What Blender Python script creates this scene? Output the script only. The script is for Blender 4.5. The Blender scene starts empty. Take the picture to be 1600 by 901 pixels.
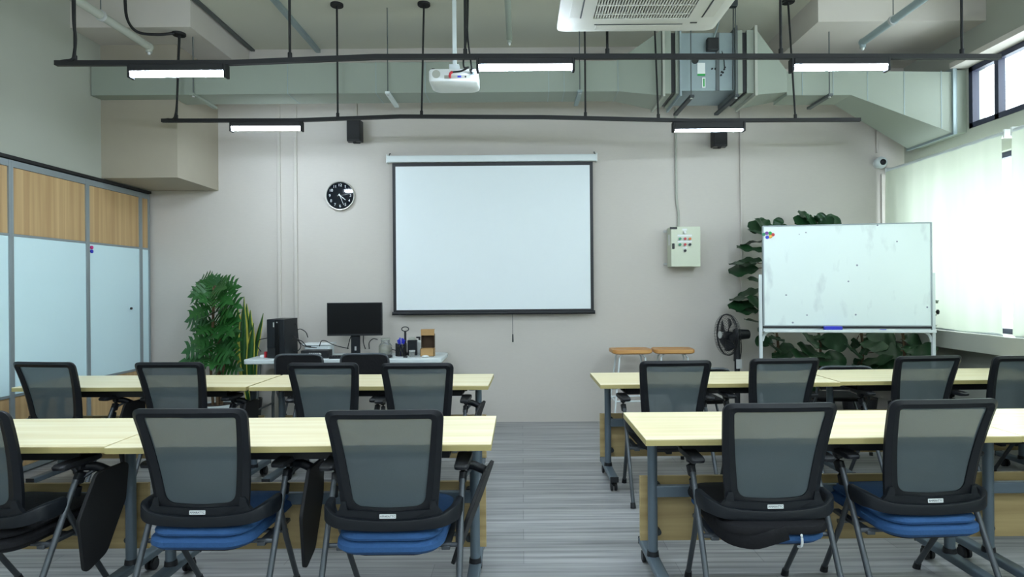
import bpy, bmesh, math, random
from mathutils import Vector, Matrix, Euler
random.seed(7)
C = bpy.context.scene.collection
PI = math.pi

# ------------------------------------------------------------ camera / light / exposure
F = 970.0; VX, VY = 815.0, 449.0; ROLL = 0.008; CAMZ = 1.40
cd = bpy.data.cameras.new('camera'); cam = bpy.data.objects.new('camera', cd); C.objects.link(cam)
cd.sensor_width = 36; cd.lens = F/1600*36
cd.shift_x = -(VX-800)/1600; cd.shift_y = (VY-450.5)/1600
cd.clip_start = 0.05
cam.matrix_world = Matrix.Translation((0, 0, CAMZ)) @ Matrix.Rotation(PI/2, 4, 'X') @ Matrix.Rotation(-ROLL, 4, 'Z')
sc = bpy.context.scene
sc.camera = cam
sc.view_settings.view_transform = 'Standard'
sc.view_settings.look = 'None'
sc.view_settings.exposure = 1.2
sc.view_settings.gamma = 1.0
sc.view_settings.use_curve_mapping = False

TUBE = 50.0        # strength of the LED battens
SKY = 3.6          # overcast daylight outside
w = bpy.data.worlds.new('World'); sc.world = w; w.use_nodes = True
w.node_tree.nodes['Background'].inputs[0].default_value = (0.88, 0.95, 1.0, 1)
w.node_tree.nodes['Background'].inputs[1].default_value = SKY

def at(px, py, Y):
    """a point of the room at depth Y seen in direction (px, py)"""
    dx = px-VX; dy = VY-py
    return Vector(((dx+ROLL*dy)*Y/F, Y, CAMZ+(dy-ROLL*dx)*Y/F))

# ------------------------------------------------------------ materials
def lin(c):
    return tuple(((v/255)/12.92 if v/255 <= 0.04045 else ((v/255+0.055)/1.055)**2.4) for v in c)
def mat(name, rgb, rough=0.6, metal=0.0, var=0.06, scale=8.0, stretch=(1, 1, 1), spec=0.5, emit=None, bump=0.0, alpha=1.0, trans=0.0):
    m = bpy.data.materials.new(name); m.use_nodes = True
    nt = m.node_tree; b = nt.nodes['Principled BSDF']
    base = lin(rgb)
    b.inputs['Roughness'].default_value = rough; b.inputs['Metallic'].default_value = metal
    b.inputs['Specular IOR Level'].default_value = spec
    tc = nt.nodes.new('ShaderNodeTexCoord'); mp = nt.nodes.new('ShaderNodeMapping')
    mp.inputs['Scale'].default_value = stretch
    nz = nt.nodes.new('ShaderNodeTexNoise'); nz.inputs['Scale'].default_value = scale; nz.inputs['Detail'].default_value = 4
    cr = nt.nodes.new('ShaderNodeMix'); cr.data_type = 'RGBA'
    cr.inputs['A'].default_value = tuple(max(0, v*(1-var)) for v in base)+(1,)
    cr.inputs['B'].default_value = tuple(min(1, v*(1+var)) for v in base)+(1,)
    nt.links.new(tc.outputs['Object'], mp.inputs['Vector']); nt.links.new(mp.outputs[0], nz.inputs['Vector'])
    nt.links.new(nz.outputs['Fac'], cr.inputs['Factor']); nt.links.new(cr.outputs['Result'], b.inputs['Base Color'])
    if bump:
        bp = nt.nodes.new('ShaderNodeBump'); bp.inputs['Strength'].default_value = bump; bp.inputs['Distance'].default_value = 0.01
        nt.links.new(nz.outputs['Fac'], bp.inputs['Height']); nt.links.new(bp.outputs[0], b.inputs['Normal'])
    if emit:
        b.inputs['Emission Color'].default_value = lin(emit[0])+(1,); b.inputs['Emission Strength'].default_value = emit[1]
    if trans: b.inputs['Transmission Weight'].default_value = trans
    return m
def wood(name, dark, light, grain_axis='X', rough=0.45, scale=1.0, contrast=1.0):
    m = bpy.data.materials.new(name); m.use_nodes = True
    nt = m.node_tree; b = nt.nodes['Principled BSDF']; b.inputs['Roughness'].default_value = rough
    tc = nt.nodes.new('ShaderNodeTexCoord'); mp = nt.nodes.new('ShaderNodeMapping')
    s = {'X': (0.5, 14, 14), 'Z': (14, 14, 0.35), 'Y': (14, 0.5, 14)}[grain_axis]
    mp.inputs['Scale'].default_value = tuple(v*scale for v in s)
    nz = nt.nodes.new('ShaderNodeTexNoise'); nz.inputs['Scale'].default_value = 1.6; nz.inputs['Detail'].default_value = 5; nz.inputs['Distortion'].default_value = 0.3
    rp = nt.nodes.new('ShaderNodeValToRGB')
    rp.color_ramp.elements[0].position = 0.5-0.18/contrast; rp.color_ramp.elements[1].position = 0.5+0.18/contrast
    rp.color_ramp.elements[0].color = lin(dark)+(1,); rp.color_ramp.elements[1].color = lin(light)+(1,)
    nt.links.new(tc.outputs['Object'], mp.inputs['Vector']); nt.links.new(mp.outputs[0], nz.inputs['Vector'])
    nt.links.new(nz.outputs['Fac'], rp.inputs['Fac']); nt.links.new(rp.outputs['Color'], b.inputs['Base Color'])
    return m
def floor_mat():
    m = bpy.data.materials.new('grey_vinyl_planks'); m.use_nodes = True
    nt = m.node_tree; b = nt.nodes['Principled BSDF']; b.inputs['Roughness'].default_value = 0.42
    tc = nt.nodes.new('ShaderNodeTexCoord')
    mp = nt.nodes.new('ShaderNodeMapping'); mp.inputs['Scale'].default_value = (0.45, 17, 1)
    nz = nt.nodes.new('ShaderNodeTexNoise'); nz.inputs['Scale'].default_value = 1.8; nz.inputs['Detail'].default_value = 7; nz.inputs['Roughness'].default_value = 0.62
    rp = nt.nodes.new('ShaderNodeValToRGB')
    rp.color_ramp.elements[0].position = 0.30; rp.color_ramp.elements[1].position = 0.70
    rp.color_ramp.elements[0].color = lin((118, 119, 120))+(1,); rp.color_ramp.elements[1].color = lin((192, 192, 192))+(1,)
    br = nt.nodes.new('ShaderNodeTexBrick'); br.offset = 0.37; br.inputs['Scale'].default_value = 1.0
    br.inputs['Brick Width'].default_value = 1.22; br.inputs['Row Height'].default_value = 0.15; br.inputs['Mortar Size'].default_value = 0.0018
    br.inputs['Color1'].default_value = (0.80, 0.80, 0.80, 1); br.inputs['Color2'].default_value = (1.0, 1.0, 1.0, 1); br.inputs['Mortar'].default_value = (0.55, 0.55, 0.55, 1)
    mx = nt.nodes.new('ShaderNodeMix'); mx.data_type = 'RGBA'; mx.blend_type = 'MULTIPLY'; mx.inputs['Factor'].default_value = 1
    L = nt.links.new
    L(tc.outputs['Object'], mp.inputs['Vector']); L(mp.outputs[0], nz.inputs['Vector']); L(nz.outputs['Fac'], rp.inputs['Fac'])
    L(tc.outputs['Object'], br.inputs['Vector']); L(rp.outputs['Color'], mx.inputs['A']); L(br.outputs['Color'], mx.inputs['B'])
    L(mx.outputs['Result'], b.inputs['Base Color'])
    return m
def mesh_fabric():
    m = bpy.data.materials.new('grey_mesh_fabric'); m.use_nodes = True
    nt = m.node_tree; nt.nodes.remove(nt.nodes['Principled BSDF']); out = nt.nodes['Material Output']
    d = nt.nodes.new('ShaderNodeBsdfDiffuse'); d.inputs['Color'].default_value = lin((88, 97, 100))+(1,)
    t = nt.nodes.new('ShaderNodeBsdfTransparent'); mx = nt.nodes.new('ShaderNodeMixShader')
    tc = nt.nodes.new('ShaderNodeTexCoord'); wv = nt.nodes.new('ShaderNodeTexNoise'); wv.inputs['Scale'].default_value = 260
    mr = nt.nodes.new('ShaderNodeMapRange'); mr.inputs['From Min'].default_value = 0.3; mr.inputs['From Max'].default_value = 0.7
    mr.inputs['To Min'].default_value = 0.88; mr.inputs['To Max'].default_value = 0.93
    L = nt.links.new
    L(tc.outputs['Object'], wv.inputs['Vector']); L(wv.outputs['Fac'], mr.inputs['Value']); L(mr.outputs[0], mx.inputs['Fac'])
    L(t.outputs[0], mx.inputs[1]); L(d.outputs[0], mx.inputs[2]); L(mx.outputs[0], out.inputs['Surface'])
    return m
def blind_fabric():
    m = bpy.data.materials.new('cream_blind_fabric'); m.use_nodes = True
    nt = m.node_tree; nt.nodes.remove(nt.nodes['Principled BSDF']); out = nt.nodes['Material Output']
    d = nt.nodes.new('ShaderNodeBsdfDiffuse'); t = nt.nodes.new('ShaderNodeBsdfTranslucent'); mx = nt.nodes.new('ShaderNodeMixShader')
    tc = nt.nodes.new('ShaderNodeTexCoord'); mp = nt.nodes.new('ShaderNodeMapping'); mp.inputs['Scale'].default_value = (1, 3, 0.25)
    nz = nt.nodes.new('ShaderNodeTexNoise'); nz.inputs['Scale'].default_value = 2.0
    cr = nt.nodes.new('ShaderNodeMix'); cr.data_type = 'RGBA'
    cr.inputs['A'].default_value = lin((196, 205, 186))+(1,); cr.inputs['B'].default_value = lin((226, 230, 214))+(1,)
    L = nt.links.new
    L(tc.outputs['Object'], mp.inputs['Vector']); L(mp.outputs[0], nz.inputs['Vector']); L(nz.outputs['Fac'], cr.inputs['Factor'])
    L(cr.outputs['Result'], d.inputs['Color']); L(cr.outputs['Result'], t.inputs['Color'])
    mx.inputs['Fac'].default_value = 0.26
    L(d.outputs[0], mx.inputs[1]); L(t.outputs[0], mx.inputs[2]); L(mx.outputs[0], out.inputs['Surface'])
    return m
def glass_mat():
    m = bpy.data.materials.new('clear_glass'); m.use_nodes = True
    nt = m.node_tree; nt.nodes.remove(nt.nodes['Principled BSDF']); out = nt.nodes['Material Output']
    g = nt.nodes.new('ShaderNodeBsdfGlossy'); g.inputs['Roughness'].default_value = 0.02
    t = nt.nodes.new('ShaderNodeBsdfTransparent'); t.inputs['Color'].default_value = (0.93, 0.97, 0.97, 1)
    mx = nt.nodes.new('ShaderNodeMixShader'); mx.inputs['Fac'].default_value = 0.04
    L = nt.links.new
    L(t.outputs[0], mx.inputs[1]); L(g.outputs[0], mx.inputs[2]); L(mx.outputs[0], out.inputs['Surface'])
    return m
def grille_mat():   # dark slot pattern is geometry; this is the backing
    return mat('dark_grille_back', (38, 37, 37), 0.8)
def whiteboard_mat(name, rgb, marks=False):
    m = mat(name, rgb, 0.22, var=0.02, scale=2.5)
    if marks:
        nt = m.node_tree; b = nt.nodes['Principled BSDF']; src = [l for l in nt.links if l.to_socket == b.inputs['Base Color']][0].from_socket
        tc = nt.nodes.new('ShaderNodeTexCoord'); L = nt.links.new
        vo = nt.nodes.new('ShaderNodeTexVoronoi'); vo.inputs['Scale'].default_value = 9.0
        L(tc.outputs['Object'], vo.inputs['Vector'])
        lt = nt.nodes.new('ShaderNodeMath'); lt.operation = 'LESS_THAN'; lt.inputs[1].default_value = 0.075
        L(vo.outputs['Distance'], lt.inputs[0])
        nz = nt.nodes.new('ShaderNodeTexNoise'); nz.inputs['Scale'].default_value = 3.0; nz.inputs['Detail'].default_value = 6
        mp = nt.nodes.new('ShaderNodeMapping'); mp.inputs['Scale'].default_value = (2.2, 1, 1); L(tc.outputs['Object'], mp.inputs['Vector']); L(mp.outputs[0], nz.inputs['Vector'])
        mr = nt.nodes.new('ShaderNodeMapRange'); mr.inputs['From Min'].default_value = 0.57; mr.inputs['From Max'].default_value = 0.75; mr.inputs['To Max'].default_value = 0.30
        L(nz.outputs['Fac'], mr.inputs['Value'])
        n2 = nt.nodes.new('ShaderNodeTexNoise'); n2.inputs['Scale'].default_value = 3.5; L(tc.outputs['Object'], n2.inputs['Vector'])
        gt = nt.nodes.new('ShaderNodeMath'); gt.operation = 'GREATER_THAN'; gt.inputs[1].default_value = 0.45; L(n2.outputs['Fac'], gt.inputs[0])
        mu = nt.nodes.new('ShaderNodeMath'); mu.operation = 'MULTIPLY'; L(lt.outputs[0], mu.inputs[0]); L(gt.outputs[0], mu.inputs[1])
        m2 = nt.nodes.new('ShaderNodeMath'); m2.operation = 'MULTIPLY'; m2.inputs[1].default_value = 0.75; L(mu.outputs[0], m2.inputs[0])
        ad = nt.nodes.new('ShaderNodeMath'); ad.operation = 'ADD'; ad.use_clamp = True; L(m2.outputs[0], ad.inputs[0]); L(mr.outputs[0], ad.inputs[1])
        mx = nt.nodes.new('ShaderNodeMix'); mx.data_type = 'RGBA'; mx.inputs['B'].default_value = lin((95, 95, 125))+(1,)
        L(ad.outputs[0], mx.inputs['Factor']); L(src, mx.inputs['A']); L(mx.outputs['Result'], b.inputs['Base Color'])
    return m

M = dict(
    wall=mat('beige_wall_paper', (198, 192, 184), 0.85, var=0.03, scale=60, stretch=(0.3, 1, 1.5), bump=0.05),
    sidewall=mat('grey_green_wall_paint', (170, 172, 161), 0.85, var=0.03, scale=4),
    ceil=mat('ceiling_paint', (198, 198, 184), 0.9, var=0.03, scale=3),
    soffit=mat('soffit_paint', (200, 194, 186), 0.9, var=0.03, scale=3),
    floor=floor_mat(),
    duct=mat('pale_green_duct_cladding', (146, 154, 142), 0.55, var=0.03, scale=5),
    galv=mat('galvanised_steel', (150, 165, 168), 0.45, metal=0.35, var=0.05, scale=20),
    strut=mat('grey_steel_channel', (98, 104, 104), 0.5, metal=0.5),
    darkstrut=mat('dark_steel_channel', (58, 64, 66), 0.55, metal=0.3),
    black=mat('black_plastic', (22, 24, 28), 0.5, var=0.1),
    blackmat=mat('matt_black_paint', (17, 18, 20), 0.65, var=0.1),
    charcoal=mat('charcoal_plastic', (21, 25, 30), 0.45, var=0.08, spec=0.35),
    frameplastic=mat('chair_frame_plastic', (17, 20, 25), 0.45, var=0.08, spec=0.35),
    steel=mat('grey_chair_tube', (84, 89, 93), 0.4, metal=0.45, var=0.05),
    tablesteel=mat('blue_grey_table_steel', (98, 112, 122), 0.4, metal=0.25, var=0.04),
    blue=mat('blue_seat_fabric', (38, 78, 124), 0.9, var=0.10, scale=120, bump=0.2),
    seatblack=mat('black_seat_fabric', (19, 19, 22), 0.75, var=0.12, scale=60, bump=0.2, spec=0.25),
    mesh=mesh_fabric(), blind=blind_fabric(), glass=glass_mat(),
    white=mat('white_plastic', (226, 230, 228), 0.45, var=0.02),
    whitemetal=mat('white_painted_metal', (214, 222, 222), 0.4, var=0.02),
    alu=mat('aluminium_trim', (150, 160, 164), 0.4, metal=0.4, var=0.04),
    darkalu=mat('dark_aluminium_trim', (88, 94, 98), 0.45, metal=0.3, var=0.04),
    screen=mat('white_screen_cloth', (226, 234, 236), 0.8, var=0.01),
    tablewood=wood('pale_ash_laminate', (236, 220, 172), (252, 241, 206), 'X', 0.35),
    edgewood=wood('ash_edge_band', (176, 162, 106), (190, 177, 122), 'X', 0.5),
    panelwood=wood('ash_modesty_laminate', (160, 138, 92), (196, 174, 124), 'X', 0.5, contrast=0.8),
    oak=wood('oak_partition_veneer', (176, 142, 98), (206, 174, 126), 'Z', 0.5, contrast=0.9),
    stoolwood=wood('honey_stool_wood', (168, 108, 52), (212, 162, 98), 'X', 0.4),
    pwhite=whiteboard_mat('partition_white_laminate', (210, 236, 242)),
    board=whiteboard_mat('whiteboard_enamel', (222, 234, 233), True),
    ac=mat('cassette_white_plastic', (206, 205, 196), 0.5, var=0.02),
    grille=grille_mat(),
    winframe=mat('dark_navy_window_frame', (40, 44, 66), 0.5),
    boxpaint=mat('cream_cabinet_paint', (203, 209, 188), 0.5, var=0.02),
    card=mat('brown_cardboard', (176, 140, 92), 0.85, var=0.06, scale=30),
    monitor=mat('monitor_glass', (9, 10, 13), 0.3, var=0.02, spec=0.25),
    leaf1=mat('mid_green_leaf', (36, 86, 34), 0.45, var=0.45, scale=5),
    leaf2=mat('dark_glossy_leaf', (30, 66, 36), 0.35, var=0.45, scale=4),
    leafyel=mat('yellow_leaf_margin', (190, 186, 76), 0.5, var=0.15),
    stem=mat('brown_stem', (92, 72, 50), 0.8, var=0.2, scale=20),
    pot=mat('white_pot', (205, 214, 212), 0.4), potdark=mat('dark_pot', (44, 44, 46), 0.5), soil=mat('soil', (50, 40, 32), 0.95),
    red=mat('red_plastic', (190, 40, 50), 0.35), green=mat('green_plastic', (20, 130, 90), 0.35), orange=mat('orange_plastic', (225, 120, 50), 0.35),
    bluep=mat('blue_plastic', (40, 50, 190), 0.35), purple=mat('purple_plastic', (120, 60, 150), 0.35), yellow=mat('yellow_plastic', (225, 165, 60), 0.35),
    magenta=mat('pink_plastic', (205, 50, 130), 0.35),
    jarglass=mat('frosted_jar_glass', (200, 205, 200), 0.15, trans=0.7),
    cream=mat('cream_filling', (196, 180, 140), 0.7), lime=mat('green_print', (30, 160, 70), 0.6),
    block=mat('hanging_block_paint', (164, 156, 140), 0.85, var=0.03),
    leddim=mat('dimly_lit_led_diffuser', (250, 252, 255), 0.5, emit=((222, 239, 255), TUBE*0.35)),
    ledrear=mat('boosted_led_diffuser', (250, 252, 255), 0.5, emit=((222, 239, 255), TUBE*1.5)),  # out-of-view tubes, boosted to brighten the lower back wall and floor
    led=mat('lit_led_diffuser', (250, 252, 255), 0.5, emit=((222, 239, 255), TUBE)),
    silver=mat('silver_print', (190, 192, 190), 0.4, metal=0.2), ink=mat('grey_ink', (90, 96, 102), 0.7),
    silverrim=mat('satin_silver_rim', (178, 176, 166), 0.35, metal=0.4),
    clockface=mat('black_clock_face', (20, 25, 32), 0.04, var=0.03),
)

# ------------------------------------------------------------ mesh builder
class MB:
    def __init__(s): s.bm = bmesh.new()
    def box(s, c, d, rot=None):
        m = Matrix.Translation(c)
        if rot: m = m @ Euler(rot).to_matrix().to_4x4()
        r = bmesh.ops.create_cube(s.bm, size=1, matrix=m @ Matrix.Diagonal((d[0], d[1], d[2], 1)))
        return s
    def bb(s, x0, x1, y0, y1, z0, z1):
        return s.box(((x0+x1)/2, (y0+y1)/2, (z0+z1)/2), (abs(x1-x0), abs(y1-y0), abs(z1-z0)))
    def cyl(s, a, b, r0, r1=None, n=16, cap=True):
        a = Vector(a); b = Vector(b); r1 = r0 if r1 is None else r1
        d = b-a; q = d.to_track_quat('Z', 'Y').to_matrix().to_4x4()
        bmesh.ops.create_cone(s.bm, cap_ends=cap, segments=n, radius1=r0, radius2=r1, depth=d.length, matrix=Matrix.Translation((a+b)/2) @ q)
        return s
    def sph(s, c, r, sc_=(1, 1, 1), u=16, v=10):
        bmesh.ops.create_uvsphere(s.bm, u_segments=u, v_segments=v, radius=r, matrix=Matrix.Translation(c) @ Matrix.Diagonal((sc_[0], sc_[1], sc_[2], 1)))
        return s
    def sweep(s, pts, prof, up=Vector((0, 0, 1)), cap=True, scale=None, closed=False):
        """sweep a closed 2-D profile (side, up) along pts"""
        pts = [Vector(p) for p in pts]; rings = []; n = len(pts)
        for i, p in enumerate(pts):
            if closed: t = (pts[(i+1) % n]-pts[i-1]).normalized()
            else: t = (pts[min(i+1, n-1)]-pts[max(i-1, 0)]).normalized()
            u = up if abs(t.dot(up)) < 0.97 else Vector((0, 1, 0))
            sd = t.cross(u).normalized(); u2 = sd.cross(t).normalized()
            k = scale[i] if scale else 1
            rings.append([s.bm.verts.new(p+sd*a*k+u2*b*k) for a, b in prof])
        m = len(prof)
        for i in range(n if closed else n-1):
            A, B = rings[i], rings[(i+1) % n]
            for j in range(m): s.bm.faces.new((A[j], A[(j+1) % m], B[(j+1) % m], B[j]))
        if cap and not closed:
            s.bm.faces.new(rings[0][::-1]); s.bm.faces.new(rings[-1])
        return s
    def tube(s, pts, r, n=8, smooth=True, **k):
        if smooth and len(pts) > 2: pts = spline(pts, 6)
        return s.sweep(pts, [(r*math.cos(2*PI*i/n), r*math.sin(2*PI*i/n)) for i in range(n)], **k)
    def lathe(s, prof, c=(0, 0, 0), n=24):
        c = Vector(c); rings = []
        for r, z in prof:
            rings.append([s.bm.verts.new(c+Vector((max(r, 1e-4)*math.cos(2*PI*i/n), max(r, 1e-4)*math.sin(2*PI*i/n), z))) for i in range(n)])
        for A, B in zip(rings, rings[1:]):
            for i in range(n): s.bm.faces.new((A[i], A[(i+1) % n], B[(i+1) % n], B[i]))
        s.bm.faces.new(rings[0][::-1]); s.bm.faces.new(rings[-1])
        return s
    def hexa(s, p):   # 8 corners: bottom 4 (ccw) then top 4
        v = [s.bm.verts.new(q) for q in p]
        for f in ((3, 2, 1, 0), (4, 5, 6, 7), (0, 1, 5, 4), (1, 2, 6, 5), (2, 3, 7, 6), (3, 0, 4, 7)): s.bm.faces.new([v[i] for i in f])
        return s
    def plate(s, outline, thick, m=Matrix()):   # outline in local xy, thickness along z
        A = [s.bm.verts.new(m @ Vector((x, y, -thick/2))) for x, y in outline]
        B = [s.bm.verts.new(m @ Vector((x, y, thick/2))) for x, y in outline]
        n = len(A); s.bm.faces.new(A[::-1]); s.bm.faces.new(B)
        for i in range(n): s.bm.faces.new((A[i], A[(i+1) % n], B[(i+1) % n], B[i]))
        return s
    def build(s, name, m, parent=None, bevel=0, smooth=True, loc=None, seg=2):
        bmesh.ops.recalc_face_normals(s.bm, faces=s.bm.faces)
        me = bpy.data.meshes.new(name); s.bm.to_mesh(me); s.bm.free()
        if smooth:
            for p in me.polygons: p.use_smooth = True
            me.set_sharp_from_angle(angle=math.radians(38))
        o = bpy.data.objects.new(name, me); C.objects.link(o); me.materials.append(m)
        if parent: o.parent = parent
        if loc: o.location = loc
        if bevel:
            b = o.modifiers.new('bevel', 'BEVEL'); b.width = bevel; b.segments = seg; b.limit_method = 'ANGLE'; b.angle_limit = math.radians(40)
        return o
def spline(pts, k=6):
    P = [Vector(p) for p in pts]; P = [2*P[0]-P[1]]+P+[2*P[-1]-P[-2]]; out = []
    for i in range(1, len(P)-2):
        for j in range(k):
            t = j/k; a, b, c, d = P[i-1:i+3]
            out.append(0.5*((2*b)+(c-a)*t+(2*a-5*b+4*c-d)*t*t+(-a+3*b-3*c+d)*t**3))
    out.append(P[-2]); return out
def rpoly(corners, n=7):
    """rounded polygon: corners (x, y, r)"""
    out = []; N = len(corners)
    for i in range(N):
        p0 = Vector(corners[i-1][:2]); p = Vector(corners[i][:2]); p1 = Vector(corners[(i+1) % N][:2]); r = corners[i][2]
        a = (p0-p).normalized(); b = (p1-p).normalized(); ang = a.angle(b); d = r/math.tan(ang/2)
        s0 = p+a*d; s1 = p+b*d
        for j in range(n):
            t = j/(n-1); q = (1-t)**2*s0+2*t*(1-t)*p*0.86+2*t*(1-t)*(s0+s1)/2*0.14+t*t*s1
            out.append((q.x, q.y))
    return out
def tag(o, label=None, cat=None, group=None, kind=None):
    if label: o['label'] = label
    if cat: o['category'] = cat
    if group: o['group'] = group
    if kind: o['kind'] = kind
    return o
def thing(name, label, cat, loc=(0, 0, 0), rz=0, group=None):
    o = bpy.data.objects.new(name, None); C.objects.link(o); o.location = loc; o.rotation_euler = (0, 0, rz); o.empty_display_size = 0.1
    return tag(o, label, cat, group)
def kids(o): return [c for c in C.objects if c.parent == o]
def copy_tree(o, parent=None):
    c = o.copy(); C.objects.link(c)
    if parent: c.parent = parent
    for ch in kids(o): copy_tree(ch, c)
    return c
def struct(name, mb, m, parent=None, **k):
    o = mb.build(name, m, parent, **k)
    if parent is None: o['kind'] = 'structure'
    return o
def text(name, body, size, m, parent, loc, rot, ext=0.0006):
    cu = bpy.data.curves.new(name, 'FONT'); cu.body = body; cu.size = size; cu.align_x = 'CENTER'; cu.align_y = 'CENTER'; cu.extrude = ext
    tmp = bpy.data.objects.new(name+'_curve', cu); C.objects.link(tmp); bpy.context.view_layer.update()
    me = bpy.data.meshes.new_from_object(tmp.evaluated_get(bpy.context.evaluated_depsgraph_get())); C.objects.unlink(tmp); bpy.data.objects.remove(tmp)
    me.materials.clear(); me.materials.append(m)
    o = bpy.data.objects.new(name, me); C.objects.link(o); o.parent = parent; o.location = loc; o.rotation_euler = rot
    return o

# ------------------------------------------------------------ room shell
XL, XR, YB, YF, ZC = -3.85, 4.0, 6.47, -3.6, 3.90
struct('floor', MB().bb(XL-0.2, XR+0.4, YF-0.2, YB+0.2, -0.1, 0), M['floor'], smooth=False)
struct('ceiling', MB().bb(XL-0.2, XR+0.4, YF-0.2, YB+0.2, ZC, ZC+0.15), M['ceil'], smooth=False)
struct('wall_back', MB().bb(XL-0.2, XR+0.4, YB, YB+0.2, 0, ZC), M['wall'], smooth=False)
struct('wall_front', MB().bb(XL-0.2, XR+0.4, YF-0.2, YF, 0, ZC), M['wall'], smooth=False)
struct('wall_left', MB().bb(XL-0.2, XL, YF, YB, 2.43, ZC).bb(XL-0.2, XL-0.12, YF, YB, 0, 2.43), M['sidewall'], smooth=False)
WY0, WY1, WZ0, WZ1 = -3.2, 6.17, 0.98, 2.50       # main window opening
CY0, CY1, CZ0, CZ1 = -3.2, 5.52, 2.78, 3.32       # clerestory opening
T = XR+0.14
wr = MB()
wr.bb(XR, T, YF, YB, 0, WZ0).bb(XR, T, WY1, YB, WZ0, WZ1).bb(XR, T, YF, WY0, WZ0, WZ1).bb(XR, T, YF, YB, WZ1, CZ0)
wr.bb(XR, T, CY1, YB, CZ0, CZ1).bb(XR, T, YF, CY0, CZ0, CZ1).bb(XR, T, YF, YB, CZ1, ZC)
struct('wall_right', wr, M['sidewall'], smooth=False)
struct('trim_1', MB().bb(3.74, XR, YF+0.02, YB-0.002, 0.835, 0.985), M['sidewall'], bevel=0.004)     # ledge under the blinds
struct('trim_2', MB().bb(3.84, XR, -3.3, CY1+0.03, CZ1+0.005, CZ1+0.05), M['soffit'])   # lip above the high window
def window(name, y0, y1, z0, z1, mull, x):
    f = MB(); t = 0.045
    f.bb(x, x+0.06, y0, y1, z0, z0+t).bb(x, x+0.06, y0, y1, z1-t, z1)
    for y in [y0+t/2, y1-t/2]+mull: f.bb(x, x+0.06, y-t/2, y+t/2, z0, z1)
    o = struct(name, f, M['winframe'], smooth=False)
    ys = sorted([y0]+mull+[y1])
    for a, b in zip(ys, ys[1:]):
        MB().bb(x+0.028, x+0.033, a+0.02, b-0.02, z0+0.03, z1-0.03).build('pane', M['glass'], o)
window('window_1', CY0, CY1, CZ0, CZ1, [5.20, 4.1, 3.0, 1.9, 0.8, -0.3, -1.4], XR-0.01)
window('window_2', WY0, WY1, WZ0, WZ1, [4.8, 3.4, 2.0, 0.6, -0.8, -2.2], XR+0.05)
# soffits in the back corners, hanging block on the left
sf = MB().bb(XL, -2.82, 5.32, YB, 3.655, ZC)
struct('trim_3', sf, M['soffit'], smooth=False)
struct('trim_4', MB().bb(2.56, XR, 5.32, YB, 3.655, ZC), M['soffit'], smooth=False)
struct('trim_5', MB().bb(XL, -3.15, 5.70, YB, 2.435, 3.655), M['block'], smooth=False)
struct('trim_6', MB().bb(-2.80, -2.76, YF, YB, ZC-0.02, ZC-0.001), M['strut'])

# partition panels along the left wall
ys = [6.44, 6.29, 5.52, 4.69, 3.86, 3.03, 2.20, 1.37, 0.54, -0.29, -1.12, -1.95, -2.78, -3.58]
plabels = ['narrow closing panel of the partition, right against the back corner',
           'partition panel with a small dark lock hole, next to the narrow corner panel',
           'second full-width partition panel from the back corner, two coloured magnets at its edge',
           'third full-width partition panel from the back corner, cut by the left picture edge']
for i, (b, a) in enumerate(zip(ys, ys[1:])):
    lab = plabels[i] if i < 4 else 'wood and white partition panel beside the camera, out of view'
    if i > 4: pass
    p = thing('partition_panel', lab, 'partition panel', (XL, (a+b)/2, 0), 0, 'sliding partition panels')
    hw = (b-a)/2
    def B_(name, z0, z1, m, x0=-0.11, x1=-0.012, ins=0.022): return MB().bb(x0, x1, -hw+ins, hw-ins, z0, z1).build(name, m, p)
    fr = MB()
    for sgn in (-1, 1): fr.bb(-0.11, 0.0, sgn*(hw-0.011)-0.0105, sgn*(hw-0.011)+0.0105, 0.012, 2.395)
    fr.bb(-0.11, -0.002, -hw+0.021, hw-0.021, 2.345, 2.395).bb(-0.11, -0.004, -hw+0.021, hw-0.021, 1.822, 1.838).bb(-0.11, -0.004, -hw+0.021, hw-0.021, 0.60, 0.618).bb(-0.11, -0.002, -hw+0.021, hw-0.021, 0.012, 0.05)
    fr.build('panel_frame', M['alu'], p)
    B_('wood_infill', 1.84, 2.343, M['oak']); B_('whiteboard_infill', 0.62, 1.82, M['pwhite'], x1=-0.008); B_('wood_infill', 0.052, 0.598, M['oak'])
    if i == 1:
        MB().cyl((-0.01, -0.02-hw*0.0+0.24, 1.225), (0.004, 0.22, 1.225), 0.012, n=12).build('lock_hole', M['black'], p)
struct('trim_7', MB().bb(XL-0.1, XL+0.012, YF, YB-0.02, 2.402, 2.428), M['blackmat'])
for k, (dz, m, nm) in enumerate(((0, 'magenta', 'pink'), (-0.035, 'bluep', 'blue'))):
    o = MB().cyl((XL-0.006, 5.565, 1.79+dz), (XL+0.006, 5.565, 1.79+dz), 0.016, n=16).build('magnet', M[m], bevel=0.002)
    tag(o, 'round %s magnet on the white partition, %s of the pair' % (nm, 'upper' if k == 0 else 'lower'), 'magnet', 'partition magnets')

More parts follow.
